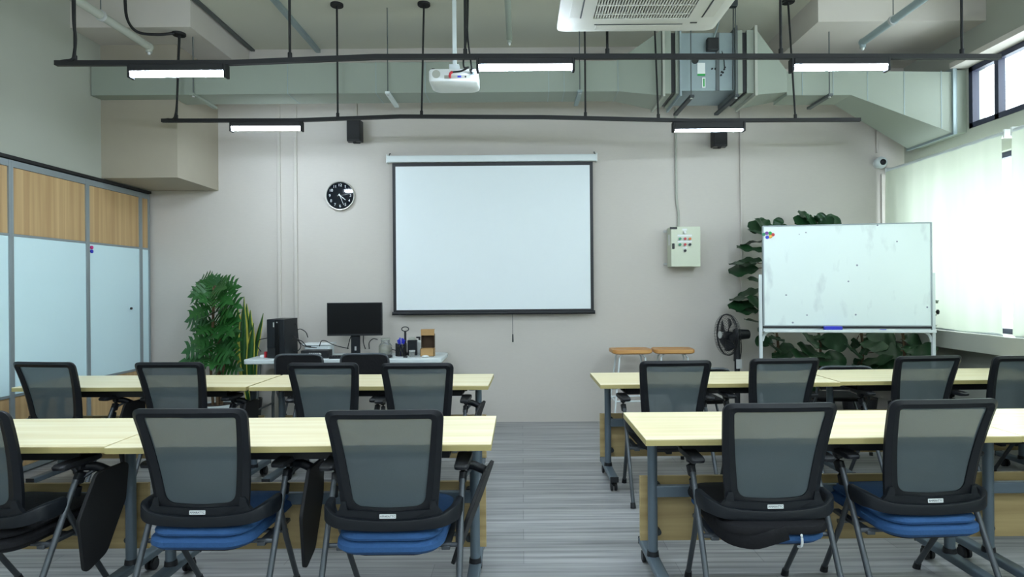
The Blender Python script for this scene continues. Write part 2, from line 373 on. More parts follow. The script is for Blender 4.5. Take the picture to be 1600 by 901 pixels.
# ------------------------------------------------------------ wall conduits
def conduit(px, y0, y1, r, m, lab, bend=None, off=0.0):
    a = at(px, y0, YB-0.02); b = at(px, y1, YB-0.02); a.x = b.x
    o = MB().bb(a.x-r, a.x+r, YB-0.025, YB-0.001, b.z, a.z).build('conduit', M[m], bevel=0.003)
    return tag(o, lab, 'conduit')
conduit(437.5, 160, 556, 0.017, 'wall', 'beige wall conduit dropping behind the computer tower, left of its pair')
conduit(463.5, 160, 556, 0.017, 'wall', 'beige wall conduit dropping beside the computer tower, right of its pair')
conduit(1159.5, 165, 480, 0.010, 'wall', 'beige cable conduit running down the wall behind the pedestal fan')
o = MB().tube([at(1055.5, 168, YB-0.015), at(1056, 240, YB-0.015), at(1057, 310, YB-0.015), at(1060, 332, YB-0.015), at(1060, 356, YB-0.015)], 0.013, n=10).build('conduit', M['sidewall'])
tag(o, 'grey conduit bending down into the top of the cream control box', 'conduit')
o = MB().bb(at(555, 0, YB).x-0.012, at(555, 0, YB).x+0.012, YB-0.02, YB-0.001, at(555, 190, YB).z, at(555, 150, YB).z).build('conduit', M['wall'], bevel=0.003)
tag(o, 'short beige conduit feeding the left wall speaker from above', 'conduit')
o = MB().bb(3.70, 3.72, YB-0.02, YB-0.001, at(0, 250, YB).z, 3.0).build('conduit', M['wall'], bevel=0.003)
tag(o, 'thin beige conduit dropping to the dome camera in the corner', 'conduit')
o = MB().bb(3.750, 3.768, YB-0.02, YB-0.001, 0.99, 2.55).build('conduit', M['wall'], bevel=0.003)
tag(o, 'vertical beige conduit in the right corner beside the blind', 'conduit')

# ------------------------------------------------------------ ceiling rails, rods, lights
RY1, RY2 = 4.02, 5.45
def rail(name, pts, lab):
    o = MB().sweep(pts, [(-0.016, -0.015), (0.016, -0.015), (0.016, 0.015), (-0.016, 0.015)]).build(name, M['blackmat'])
    return tag(o, lab, 'lighting rail', 'black lighting rails')
r1 = [at(87, 99, RY1), at(360, 98.5, RY1), at(588, 89, RY1), at(850, 88.5, RY1), at(1250, 88.5, RY1), at(1562, 89, RY1)]
r2 = [at(253, 188.5, RY2), at(460, 188, RY2), at(625, 182, RY2), at(850, 183, RY2), at(1080, 188.5, RY2), at(1344, 187, RY2)]
rail('lighting_rail', r1, 'black ceiling rail nearer the camera, carrying three lit tubes')
rail('lighting_rail', r2, 'black ceiling rail nearer the back wall, carrying two lit tubes')
def rz_at(pts, x):
    for a, b in zip(pts, pts[1:]):
        if a.x <= x <= b.x: return a.z+(b.z-a.z)*(x-a.x)/(b.x-a.x)
    return pts[-1].z
rodlabs = {}
def rod(pxt, pxb, pts, Y, top, lab):
    xb = (pxb-VX)*Y/F; xb += 0.003*Y; zb = rz_at(pts, xb)
    xt = (pxt-VX)*Y/F+0.003*Y
    t = thing('hanging_rod', lab, 'hanging rod', (xt, Y, top), 0, 'rods that carry the lighting rails')
    MB().cyl((xb-xt, 0, zb+0.015-top), (0, 0, -0.012), 0.0085, n=10).build('rod', M['blackmat'], t)
    MB().lathe([(0.052, -0.022), (0.056, -0.018), (0.056, 0.0)], n=24).build('canopy', M['blackmat'], t)
    MB().cyl((xb-xt, 0, zb+0.014-top), (xb-xt, 0, zb+0.05-top), 0.014, n=10).build('coupler', M['blackmat'], t)
for px, lab in ((117, 'black rod at the left end of the nearer rail, cable strapped along it'), (453, 'black rod of the nearer rail between its left tube and the clock side'),
                (727, 'black rod of the nearer rail beside the projector cables'), (949, 'black rod of the nearer rail just below the air conditioner edge'),
                (1220, 'black rod of the nearer rail at the left of its right tube'), (1503, 'black rod of the nearer rail near its right end by the high window')):
    rod(px, px, r1, RY1, ZC, lab)
for a, b, top, lab in ((280, 275, 3.655, 'black rod of the farther rail hanging from the left soffit'), (527, 527, ZC, 'black rod of the farther rail above the clock, left speaker beside it'),
                (663, 658, ZC, 'black rod of the farther rail just left of the projector'), (914, 914, ZC, 'black rod of the farther rail above the projection screen right edge'),
                (1022, 1028, ZC, 'black rod of the farther rail in front of the left duct flare'), (1232, 1242, ZC, 'black rod of the farther rail right of the duct unit')):
    rod(a, b, r2, RY2, top, lab)
def batten(px, pts, Y, lab, led=None):
    x = (px-VX)*Y/F+0.003*Y; z = rz_at(pts, x)
    t = thing('tube_light', lab, 'tube light', (x, Y, z-0.014), 0, 'lit tube lights on the black rails')
    MB().bb(-0.3, 0.3, -0.034, 0.034, -0.044, -0.002).build('housing', M['blackmat'], t, bevel=0.003)
    for s in (-1, 1): MB().bb(s*0.300, s*0.318, -0.03, 0.03, -0.085, 0.0).build('end_cap', M['blackmat'], t, bevel=0.004)
    prof = [(0.031*math.cos(a), 0.030*math.sin(a)) for a in [-PI*i/12 for i in range(13)]]
    d = MB().sweep([(-0.299, 0, 0), (0.299, 0, 0)], prof).build('diffuser', M['led'], t); d.location = (0, 0, -0.0445)
    if led: d.data.materials[0] = led
    return t
def slim_batten(px, pts, Y, lab):
    x = (px-VX)*Y/F+0.003*Y; z = rz_at(pts, x)
    t = thing('tube_light', lab, 'tube light', (x, Y, z-0.014), 0, 'lit tube lights on the black rails')
    MB().bb(-0.3, 0.3, -0.022, 0.022, -0.062, -0.002).build('housing', M['blackmat'], t, bevel=0.003)
    for s in (-1, 1): MB().bb(s*0.300, s*0.318, -0.03, 0.03, -0.085, 0.0).build('end_cap', M['blackmat'], t, bevel=0.004)
    MB().bb(-0.298, 0.298, -0.018, 0.018, -0.080, -0.0625).build('diffuser', M['leddim'], t, bevel=0.004)
batten(279, r1, RY1, 'bright tube light at the left of the nearer rail')
batten(821, r1, RY1, 'bright tube light in the middle of the nearer rail, right of the projector')
batten(1311, r1, RY1, 'bright tube light at the right of the nearer rail')
batten(416, r2, RY2, 'bright tube light on the farther rail, left above the clock')
slim_batten(1106, r2, RY2, 'thin lit tube light on the farther rail, in front of the right speaker')
# unseen rails and tubes added over the rest of the room to light it
for Y, xs in ((2.2, (-2.2, 0.1, 2.1)), (0.3, (-2.2, 0.1, 2.1)), (-1.7, (-2.2, 0.1, 2.1))):
    pts = [Vector((-3.0, Y, 2.88)), Vector((3.1, Y, 2.88))]
    rail('lighting_rail', pts, 'black ceiling rail over the seats nearer than the picture shows')
    for x in (-2.0, 0.0, 2.0): rod(x*F/Y+VX if Y > 0 else VX, x*F/Y+VX if Y > 0 else VX, pts, Y, ZC, 'black rod over the near part of the room, out of view') if Y > 0 else None
    for x in xs: batten((x-0.003*Y)*F/Y+VX, pts, Y, 'added tube light over the near part of the room, out of view', M['ledrear'])

def cable(name, pts, r, m, lab, cat='cable', n=6, group=None):
    return tag(MB().tube(pts, r, n=n).build(name, M[m]), lab, cat, group)
cable('cable', [at(114, -40, RY1), at(115, 30, RY1-0.02), at(118, 60, RY1-0.02), at(116, 84, RY1-0.02), at(113, 93, RY1-0.02), at(102, 95, RY1), at(92, 97, RY1)], 0.010, 'blackmat', 'black cable running down the leftmost rod onto the nearer rail')
cable('cable', [at(192, -40, 5.0), at(195, -5, 5.1), at(199, 30, 5.2), at(215, 50, 5.3), at(245, 54, 5.36), at(272, 52, 5.4)], 0.012, 'blackmat', 'black cable swooping from the ceiling to the rod canopy on the left soffit')
cable('cable', [at(281, 56, RY2-0.03), at(279, 100, RY2-0.03), at(277, 150, RY2-0.03), at(273, 183, RY2-0.03), at(262, 186, RY2-0.01), at(256, 188, RY2)], 0.009, 'blackmat', 'black cable strapped to the soffit rod down to the farther rail')

# sprinkler pipes
def pipe(a, b, drop, r, m, lab, hang=None):
    a = Vector(a); b = Vector(b)
    t = thing('sprinkler_pipe', lab, 'pipe', tuple(b), 0, 'ceiling pipes')
    MB().cyl(a-b, (0, 0, 0), r, n=14).sph((0, 0, 0), r*1.12).cyl((0, 0, 0), (0, 0, -drop), r*0.8, n=12).build('pipe', M[m], t)
    MB().cyl((0, 0, -drop), (0, 0, -drop-0.02), r*0.5, r*0.3, n=10).build('sprinkler_head', M['silver'], t)
    if hang is not None:
        q = a.lerp(b, hang)-b
        MB().cyl(q, (q.x, q.y, ZC-b.z), 0.004, n=6).build('hanger_rod', M['strut'], t)
        MB().lathe([(r*1.15, -0.012), (r*1.3, -0.012), (r*1.3, 0.012), (r*1.15, 0.012)], n=16).build('hanger_ring', M['silver'], t, loc=q).rotation_euler = (PI/2, 0, 0)
e = at(233, 73, 5.30); pipe((e.x, -3.4, e.z), e, 0.05, 0.032, 'sidewall', 'pale pipe under the left soffit ending in a sprinkler', 0.93)
e = at(1348, 66, 5.30); pipe((e.x, -3.4, e.z), e, 0.05, 0.030, 'galv', 'grey pipe at upper right ending in a bent sprinkler head', 0.95)
e = at(796, 60, 5.30); pipe((e.x, -3.4, e.z), e, 0.04, 0.024, 'duct', 'pale pipe on the ceiling right of the projector pole', None)
a = at(442, 92, 5.5); o = MB().bb(a.x-0.022, a.x+0.022, YF, YB, ZC-0.04, ZC-0.001).build('conduit', M['galv']); tag(o, 'blue-grey conduit along the ceiling beside the left soffit', 'conduit')

# ------------------------------------------------------------ ducts
def at_s(p): return Vector(p)
DY0, DY1 = 5.56, 5.86
dt = thing('air_duct', 'long pale square duct crossing below the ceiling, left of the metal duct unit', 'air duct', (0, DY0, 3.3))
def dpart(name, mb, m, **k):
    o = mb.build(name, M[m], dt, **k); o.location = (-0, -DY0, -3.3); return o
X1 = 0.877
dpart('duct_section', MB().bb(XL+0.01, X1, DY0, DY1, 3.15, 3.425), 'duct', smooth=False)
fl = MB(); fl.hexa([(X1, DY0, 3.15), (1.25, 5.48, 3.085), (1.25, 5.92, 3.085), (X1, DY1, 3.15), (X1, DY0, 3.425), (1.25, 5.48, 3.66), (1.25, 5.92, 3.66), (X1, DY1, 3.425)])
dpart('duct_flare', fl, 'duct', smooth=False)
for px in (452, 590, 667, 860, 884, 968):
    x = (px-VX)*DY0/F; dpart('duct_seam', MB().bb(x-0.003, x+0.003, DY0-0.003, DY1+0.003, 3.147, 3.428), 'galv', smooth=False)
dt2 = thing('air_duct', 'pale duct widening downward to the right wall beside the high window', 'air duct', (2.4, DY0, 3.3))
def dpart2(name, mb, m, **k):
    o = mb.build(name, M[m], dt2, **k); o.location = (-2.4, -DY0, -3.3); return o
fr = MB(); fr.hexa([(2.09, 5.48, 3.085), (2.39, DY0, 3.13), (2.39, DY1, 3.13), (2.09, 5.92, 3.085), (2.09, 5.48, 3.66), (2.39, DY0, 3.32), (2.39, DY1, 3.32), (2.09, 5.92, 3.66)])
dpart2('duct_flare', fr, 'duct', smooth=False)
XK = (1332-VX)*DY0/F
dpart2('duct_section', MB().bb(2.39, XK, DY0, DY1, 3.10, 3.315), 'duct', smooth=False)
XE = 3.865
wd = MB(); wd.hexa([(XK, DY0, 3.10), (XE, DY0, 2.755), (XE, 6.20, 2.755), (XK, DY1, 3.10), (XK, DY0, 3.315), (XE, DY0, 3.30), (XE, 6.20, 3.30), (XK, DY1, 3.315)])
dpart2('duct_taper', wd, 'duct', smooth=False)
fg = MB().bb(XE, XE+0.025, DY0-0.02, 6.22, 2.735, 3.33); fg.cyl((XE+0.03, DY0-0.01, 2.74), (XE+0.03, DY0-0.01, 3.33), 0.010, n=10)
dpart2('flange', fg, 'galv', smooth=False)
dpart2('duct_collar', MB().bb(XE+0.025, XR-0.002, DY0, 6.20, 2.755, 3.315), 'duct', smooth=False)
for px in (1256, 1304, 1358, 1415, 1473):
    x = (px-VX)*DY0/F; zb = 3.100 if x < XK else 3.102-(x-XK)/(XE-XK)*0.345; dpart2('duct_seam', MB().bb(x-0.003, x+0.003, DY0-0.003, DY0+0.02, zb, 3.31), 'galv', smooth=False)
# metal unit between the flares
un = thing('duct_fan_unit', 'galvanised duct unit with stickers and a black control box, between two flared ducts', 'ventilation unit', (1.66, 5.5, 3.13))
def upart(name, mb, m, **k):
    par = k.pop('parent', un); o = mb.build(name, M[m], par, **k)
    if par is un: o.location = (-1.66, -5.5, -3.13)
    return o
upart('unit_body', MB().bb(1.42, 1.90, 5.5, 5.96, 3.13, 3.64), 'galv', smooth=False)
upart('seam_rib', MB().bb(1.735, 1.765, 5.488, 5.5, 3.13, 3.64), 'strut', smooth=False)
for (x0, x1, m, g, nm) in ((1.255, 1.275, 'sidewall', 0.03, 'flange'), (1.275, 1.335, 'duct', 0.0, 'collar'), (1.335, 1.375, 'black', -0.015, 'flexible_connector'), (1.375, 1.415, 'duct', 0.0, 'collar'), (1.405, 1.42, 'galv', 0.03, 'flange'),
                       (1.90, 1.915, 'strut', 0.03, 'flange'), (1.915, 1.965, 'duct', 0.0, 'collar'), (1.965, 2.005, 'black', -0.015, 'flexible_connector'), (2.005, 2.065, 'duct', 0.0, 'collar'), (2.065, 2.088, 'sidewall', 0.03, 'flange')):
    upart(nm, MB().bb(x0, x1, 5.48-g, 5.94+g, 3.10-g, 3.655+g), m, smooth=False)
upart('port_cover', MB().cyl((1.552, 5.5, 3.397), (1.552, 5.488, 3.397), 0.030, n=20), 'black')
upart('control_box', MB().bb(1.645, 1.745, 5.43, 5.487, 3.465, 3.575), 'black', bevel=0.006)
upart('sticker', MB().bb(1.572, 1.640, 5.495, 5.4995, 3.275, 3.375), 'white', smooth=False)
upart('sticker_strip', MB().bb(1.572, 1.640, 5.494, 5.499, 3.262, 3.278), 'lime', smooth=False)
upart('sticker', MB().bb(1.612, 1.642, 5.495, 5.4995, 3.155, 3.245), 'white', smooth=False)
upart('sticker_strip', MB().bb(1.622, 1.634, 5.494, 5.499, 3.165, 3.235), 'lime', smooth=False)
dots = MB()
for px, py in ((1113, 107), (1118, 107), (1127, 117), (1130, 113), (1132, 108), (1133, 105), (1128, 112)):
    q = at(px, py, 5.49); dots.cyl((q.x, 5.5, q.z), (q.x, 5.49, q.z), 0.008, n=8)
upart('screw_cap', dots, 'black')
upart('cable', MB().tube([at(1117, 66, 5.44), at(1116, 58, 5.46), at(1120, 45, 5.5), at(1124, 30, 5.52)], 0.008), 'galv')
upart('cable', MB().tube([at(1128, 80, 5.48), at(1131, 92, 5.47), at(1132, 104, 5.48)], 0.005), 'black')
# steel channels and their threaded hangers
def hanger(px, pyt, pyb, Y, lab, m='strut', ln=0.42, up=ZC):
    q = at(px, pyb, Y)
    t = thing('duct_hanger', lab, 'duct hanger', (q.x, Y, q.z), 0, 'steel hangers under the ducts')
    MB().bb(-0.02, 0.02, -0.03, ln, -0.022, 0.0).build('channel', M[m], t, bevel=0.002)
    MB().cyl((0, 0, -0.03), (0, 0, up-q.z), 0.005, n=6).build('threaded_rod', M['strut'], t)
    MB().cyl((0, 0, -0.022), (0, 0, -0.03), 0.012, n=6).build('nut', M['silver'], t)
def zpy(z, Y, px): return VY-((z-CAMZ)*F/Y+ROLL*(px-VX))
for px, z, lab, m in ((302, 3.149, 'pale steel hanger under the duct above the left block', 'duct'), (606, 3.149, 'pale steel hanger under the duct, left of the projector', 'whitemetal'),
                   (906, 3.149, 'steel hanger under the duct just right of the middle tube', 'galv'), (1080, 3.069, 'dark steel hanger under the left part of the metal unit', 'darkstrut'),
                   (1150, 3.069, 'dark steel hanger under the right part of the metal unit', 'darkstrut'), (1296, 3.098, 'steel hanger under the right duct, behind the right tube', 'strut')):
    hanger(px, 0, zpy(z, DY0-0.03 if z > 3.07 else 5.44, px), DY0-0.03 if z > 3.07 else 5.44, lab, m, 0.40 if z > 3.07 else 0.56, 3.655 if px in (302, 1296) else ZC)

# ------------------------------------------------------------ cassette air conditioner
ac = thing('ceiling_air_conditioner', 'square white four-way cassette air conditioner hanging below the ceiling', 'air conditioner', (0.70, 3.31, 2.945))
pl = MB(); e = 0.475; e2 = 0.455
o_ = rpoly([(-e, -e, 0.05), (e, -e, 0.05), (e, e, 0.05), (-e, e, 0.05)]); rings = []
for (k, z) in ((0.93, 0.0), (1.0, 0.012), (1.0, 0.03), (0.97, 0.05)):
    rings.append([pl.bm.verts.new((x*k, y*k, z)) for x, y in o_])
for A, B in zip(rings, rings[1:]):
    for i in range(len(A)): pl.bm.faces.new((A[i], A[(i+1) % len(A)], B[(i+1) % len(A)], B[i]))
pl.bm.faces.new(rings[-1])
inn = rpoly([(-0.275, -0.275, 0.01), (0.275, -0.275, 0.01), (0.275, 0.275, 0.01), (-0.275, 0.275, 0.01)])
I0 = [pl.bm.verts.new((x, y, 0.0)) for x, y in inn]; I1 = [pl.bm.verts.new((x, y, 0.03)) for x, y in inn]
for i in range(len(I0)):
    j = (i+1) % len(I0)
    pl.bm.faces.new((rings[0][i], rings[0][j], I0[j], I0[i])); pl.bm.faces.new((I0[i], I0[j], I1[j], I1[i]))
pl.build('panel', M['ac'], ac)
MB().bb(-0.275, 0.275, -0.275, 0.275, 0.022, 0.026).build('grille_back', M['grille'], ac)
g = MB()
for i in range(34):
    x = -0.264+i*0.016; g.bb(x-0.0038, x+0.0038, -0.272, 0.272, 0.003, 0.016)
for i in range(5): y = -0.22+i*0.11; g.bb(-0.272, 0.272, y-0.003, y+0.003, 0.001, 0.016)
g.build('intake_grille', M['ac'], ac, smooth=False)
for a in range(4):
    v = MB().bb(-0.25, 0.25, 0.355, 0.415, -0.004, 0.0).build('louver', M['ac'], ac, bevel=0.002); v.rotation_euler = (0, 0, a*PI/2)
    v = MB().bb(-0.26, 0.26, 0.345, 0.353, -0.0015, 0.001).build('louver_slot', M['darkstrut'], ac); v.rotation_euler = (0, 0, a*PI/2)
MB().bb(0.30, 0.34, 0.325, 0.337, -0.002, 0.001).build('indicator', M['black'], ac)
MB().bb(-0.42, 0.42, -0.42, 0.42, 0.05, 0.34).build('body', M['galv'], ac, smooth=False)
for sx in (-1, 1):
    for sy in (-1, 1): MB().cyl((sx*0.43, sy*0.40, 0.2), (sx*0.43, sy*0.40, ZC-2.945), 0.006, n=6).build('suspension_rod', M['darkstrut'], ac)
# ceiling bracket right of the air conditioner
q = at(1146, 33, 5.35)
t = thing('ceiling_bracket', 'small dark bracket with a thin rod, between air conditioner and duct unit', 'bracket', (q.x, q.y, ZC))
MB().bb(-0.03, 0.03, -0.03, 0.03, -0.10, 0).build('clamp', M['darkstrut'], t, bevel=0.004)
MB().cyl((0, 0, -0.09), (0.0, 0.03, -0.80), 0.005, n=6).build('threaded_rod', M['darkstrut'], t)

# ------------------------------------------------------------ projector
PY = 4.22
pj = thing('projector', 'white projector hanging upside down from a white pole, red plug at its back', 'projector', tuple(at(708, 127, PY)))
W_ = 0.168
b = MB(); prof = rpoly([(-W_, 0, 0.03), (W_, 0, 0.03), (W_, 0.26, 0.06), (-W_, 0.26, 0.06)])
R = []
for (k, z) in ((0.93, 0.0), (0.985, 0.006), (1.0, 0.02), (1.0, 0.075), (0.97, 0.085)):
    R.append([b.bm.verts.new((x*k, 0.13+(y-0.13)*k, z)) for x, y in prof])
for A, B in zip(R, R[1:]):
    for i in range(len(A)): b.bm.faces.new((A[i], A[(i+1) % len(A)], B[(i+1) % len(A)], B[i]))
b.bm.faces.new(R[0]); b.bm.faces.new(R[-1]); b.build('body', M['white'], pj)
MB().lathe([(0.0, 0), (0.028, 0), (0.028, 0.003), (0, 0.003)]).build('speaker_grille', M['sidewall'], pj, loc=(-0.115, 0.0015, 0.05)).rotation_euler = (PI/2, 0, 0)
MB().bb(-0.06, 0.12, -0.001, 0.003, 0.018, 0.042).build('port_plate', M['sidewall'], pj, bevel=0.001)
MB().bb(0.03, 0.055, -0.005, 0.0, 0.026, 0.036).build('port', M['bluep'], pj); MB().cyl((0.085, 0, 0.03), (0.085, -0.005, 0.03), 0.006, n=10).build('port', M['black'], pj)
MB().bb(0.115, 0.145, -0.012, 0.0, 0.04, 0.06).build('power_plug', M['galv'], pj, bevel=0.002)
MB().tube([(-0.02, 0.0, 0.028), (-0.02, -0.025, 0.03), (-0.012, -0.035, 0.045), (0.0, -0.035, 0.052)], 0.009).build('plug', M['red'], pj)
for s in (-0.14, 0.13): MB().cyl((s, 0.04, 0.085), (s, 0.04, 0.10), 0.012, n=12).build('adjustable_foot', M['black'], pj)
MB().bb(-0.035, 0.035, 0.06, 0.17, 0.085, 0.14).build('mount', M['whitemetal'], pj, bevel=0.004)
MB().bb(-0.014, 0.014, 0.10, 0.128, 0.13, ZC-pj.location.z).build('pole', M['whitemetal'], pj, bevel=0.003)
p0 = Vector(pj.location)
cable('cable', [p0+Vector((0.0, -0.035, 0.05)), p0+Vector((0.06, -0.05, 0.052)), p0+Vector((0.11, -0.07, 0.07)), at(725, 105, 4.1), at(724.5, 90, 4.08), at(729, 60, 4.06), at(731, 20, 4.06), at(732, -60, 4.1)], 0.006, 'blackmat', 'black signal cable hanging down to the red plug of the projector')
cable('cable', [p0+Vector((0.13, -0.012, 0.05)), p0+Vector((0.12, -0.06, 0.055)), at(737, 108, 4.1), at(735, 92, 4.08), at(731, 60, 4.05), at(730, 20, 4.05), at(730, -60, 4.1)], 0.006, 'blackmat', 'black power cable looping down to the right side of the projector')

# ------------------------------------------------------------ projection screen
SY = YB-0.09
a = at(606, 249, SY); b_ = at(931, 246.5, SY)
ang = math.atan2(0.004, 1)
ps = thing('projection_screen', 'pulled-down white projection screen with black borders on the back wall', 'projection screen', ((a.x+b_.x)/2, SY, a.z))
hw = (b_.x-a.x)/2
MB().sweep([(-hw, 0, 0.0), (hw, 0, 0.0)], rpoly([(-0.03, -0.035, 0.012), (0.03, -0.035, 0.012), (0.03, 0.035, 0.012), (-0.03, 0.035, 0.012)])).build('case', M['whitemetal'], ps)
for s in (-1, 1):
    MB().bb(s*hw, s*(hw+0.012), -0.032, 0.05, -0.04, 0.045).build('end_cap', M['white'], ps, bevel=0.003)
    MB().tube([(s*(hw-0.01), 0.02, 0.04), (s*(hw-0.01), 0.05, 0.07), (s*(hw-0.01), 0.08, 0.075)], 0.005).build('wall_hook', M['darkstrut'], ps)
sl, sr, st, sb = at(613, 250, SY).x-ps.location.x, at(926, 250, SY).x-ps.location.x, -0.04, at(770, 488.5, SY).z-ps.location.z
kk = (sl+sr)/2; wl = 0.032; wt = 0.055
MB().bb(sl, sr, -0.004, 0.0, sb, st).build('border', M['black'], ps, smooth=False)
MB().bb(sl+wl, sr-wl, -0.0052, -0.0042, sb+0.035, st-wt+0.02).build('screen_cloth', M['screen'], ps, smooth=False)
MB().sweep([(sl-0.012, -0.002, sb), (sr+0.012, -0.002, sb)], [(0.014*math.cos(t_*PI/6), 0.018*math.sin(t_*PI/6)) for t_ in range(12)]).build('bottom_bar', M['black'], ps)
c0 = at(801, 492, SY).x-ps.location.x; MB().cyl((c0, -0.01, sb), (c0, -0.01, sb-0.22), 0.003, n=6).cyl((c0, -0.01, sb-0.22), (c0, -0.01, sb-0.30), 0.007, 0.009, n=8).build('pull_cord', M['darkstrut'], ps)

# ------------------------------------------------------------ clock
ck = thing('wall_clock', 'round black-faced wall clock with silver numerals left of the screen', 'wall clock', tuple(at(532.5, 306, YB-0.001)))
ck.rotation_euler = (PI/2, 0, 0)
MB().lathe([(0.0, 0.0), (0.150, 0.0), (0.153, 0.02), (0.150, 0.036), (0.142, 0.034), (0.140, 0.022), (0.0, 0.022)], n=64).build('rim', M['silverrim'], ck)
MB().lathe([(0.0, 0.0225), (0.1395, 0.0225), (0.1395, 0.0245), (0.0, 0.0245)], n=64).build('dial', M['clockface'], ck)
for h in range(1, 13):
    a_ = PI/2-h*PI/6; text('numeral', str(h), 0.040, M['silver'], ck, (0.108*math.cos(a_), 0.108*math.sin(a_), 0.0252), (0, 0, 0))
def hand(nm, hrs, ln, w_, z, tail=0.02):
    a_ = PI/2-hrs*2*PI; u = Vector((math.cos(a_), math.sin(a_), 0)); p = Vector((-u.y, u.x, 0))
    m = MB(); q = [-u*tail+p*w_, -u*tail-p*w_, u*ln-p*w_*0.7, u*ln+p*w_*0.7]
    v0 = [m.bm.verts.new(k+Vector((0, 0, z))) for k in q]; v1 = [m.bm.verts.new(k+Vector((0, 0, z+0.0015))) for k in q]
    m.bm.faces.new(v0); m.bm.faces.new(v1)
    for i in range(4): m.bm.faces.new((v0[i], v0[(i+1) % 4], v1[(i+1) % 4], v1[i]))
    m.build(nm, M['white'], ck, smooth=False)
hand('hour_hand', 4.3/12, 0.072, 0.004, 0.0275); hand('minute_hand', 26.5/60, 0.105, 0.0022, 0.0295); hand('second_hand', 13.5/60, 0.10, 0.0008, 0.0315, 0.03)
MB().cyl((0, 0, 0.024), (0, 0, 0.034), 0.007, n=14).build('hub', M['white'], ck)

# ------------------------------------------------------------ wall speakers, camera
def speaker(px, py, lab):
    q = at(px, py, YB-0.12)
    t = thing('wall_speaker', lab, 'speaker', tuple(q), 0, 'black wall speakers')
    MB().plate(rpoly([(-0.068, -0.05, 0.012), (-0.078, 0.05, 0.006), (0.078, 0.05, 0.006), (0.068, -0.05, 0.012)][::-1]), 0.215, Matrix()).build('cabinet', M['black'], t, bevel=0.006)
    MB().plate(rpoly([(-0.062, -0.095, 0.01), (0.062, -0.095, 0.01), (0.062, 0.095, 0.01), (-0.062, 0.095, 0.01)]), 0.006, Matrix.Translation((0, -0.052, 0)) @ Matrix.Rotation(PI/2, 4, 'X')).build('grille', M['blackmat'], t)
    MB().cyl((0, 0.04, -0.06), (0, 0.118, -0.06), 0.012, n=10).bb(-0.03, 0.03, 0.108, 0.119, -0.10, -0.02).build('bracket', M['blackmat'], t)
    MB().cyl((0, 0.0, -0.105), (0, 0.0, -0.125), 0.02, 0.014, n=12).build('bottom_knob', M['blackmat'], t)
speaker(554, 205, 'small black wall speaker above and right of the clock')
speaker(1124, 213, 'small black wall speaker behind the thin tube light')
q = at(1376, 254, YB-0.06)
t = thing('dome_camera', 'small white dome security camera in the upper right corner', 'security camera', tuple(q))
MB().sph((0, 0, 0), 0.062, (1, 0.95, 1), 24, 16).build('housing', M['whitemetal'], t)
MB().sph((-0.002, -0.040, -0.002), 0.034, (1, 0.8, 1), 20, 12).build('lens', M['black'], t)
MB().cyl((0, 0.03, 0), (0, 0.058, 0), 0.05, n=20).build('base', M['white'], t)

# ------------------------------------------------------------ control box
CYF = YB-0.20
cl, cr_, ct, cb = at(1046, 0, CYF).x, at(1091, 0, CYF).x, at(1068, 354, CYF).z, at(1068, 416, CYF).z
cx = (cl+cr_)/2; cz = (ct+cb)/2
cbx = thing('control_box', 'cream electrical control box with coloured push buttons on the back wall', 'control box', (cx, YB, cz))
w2 = (cr_-cl)/2; h2 = (ct-cb)/2
MB().bb(-w2, w2, -0.18, -0.012, -h2, h2).build('cabinet', M['boxpaint'], cbx, bevel=0.003)
MB().bb(-w2-0.002, w2+0.002, -0.20, -0.182, -h2-0.002, h2+0.002).build('door', M['boxpaint'], cbx, bevel=0.003)
def cpos(px, py): q = at(px, py, CYF); return q.x-cx, q.z-cz
for px, py, m in ((1069.5, 363, 'white'), (1062, 373, 'green'), (1070, 373, 'red'), (1077.5, 373, 'orange'), (1062, 382, 'green'), (1070, 382, 'red'), (1077.5, 382, 'black'), (1070, 391.5, 'black')):
    x, z = cpos(px, py); MB().cyl((x, -0.20, z), (x, -0.212, z), 0.0165, n=16).build('button_ring', M['silver'], cbx)
    MB().cyl((x, -0.21, z), (x, -0.224, z), 0.0135, 0.012, n=16).build('push_button', M[m], cbx)
for (x0, y0, x1, y1) in ((1066, 357, 1073.5, 360), (1058.5, 366.5, 1081, 369), (1058.5, 375.8, 1081, 378.5), (1066.5, 385.5, 1073.5, 388)):
    ax, az = cpos(x0, y0); bx_, bz = cpos(x1, y1); MB().bb(ax, bx_, -0.2025, -0.2005, bz, az).build('label_strip', M['white'], cbx, smooth=False)
ax, az = cpos(1046.5, 354.5); bx_, bz = cpos(1058, 358); MB().bb(ax, bx_, -0.2025, -0.2005, bz, az).build('name_plate', M['black'], cbx, smooth=False)
x, z = cpos(1052, 384.5); MB().bb(x-0.012, x+0.012, -0.212, -0.20, z-0.028, z+0.028).build('latch', M['black'], cbx, bevel=0.005)
for s in (-1, 1): MB().bb(-w2-0.035, -w2, -0.014, 0.0-0.001, s*h2*0.85-0.012, s*h2*0.85+0.012).build('mounting_tab', M['silver'], cbx, bevel=0.002)
MB().bb(-w2-0.003, -w2, -0.13, -0.08, 0.02, 0.13).build('side_plate', M['white'], cbx, smooth=False)

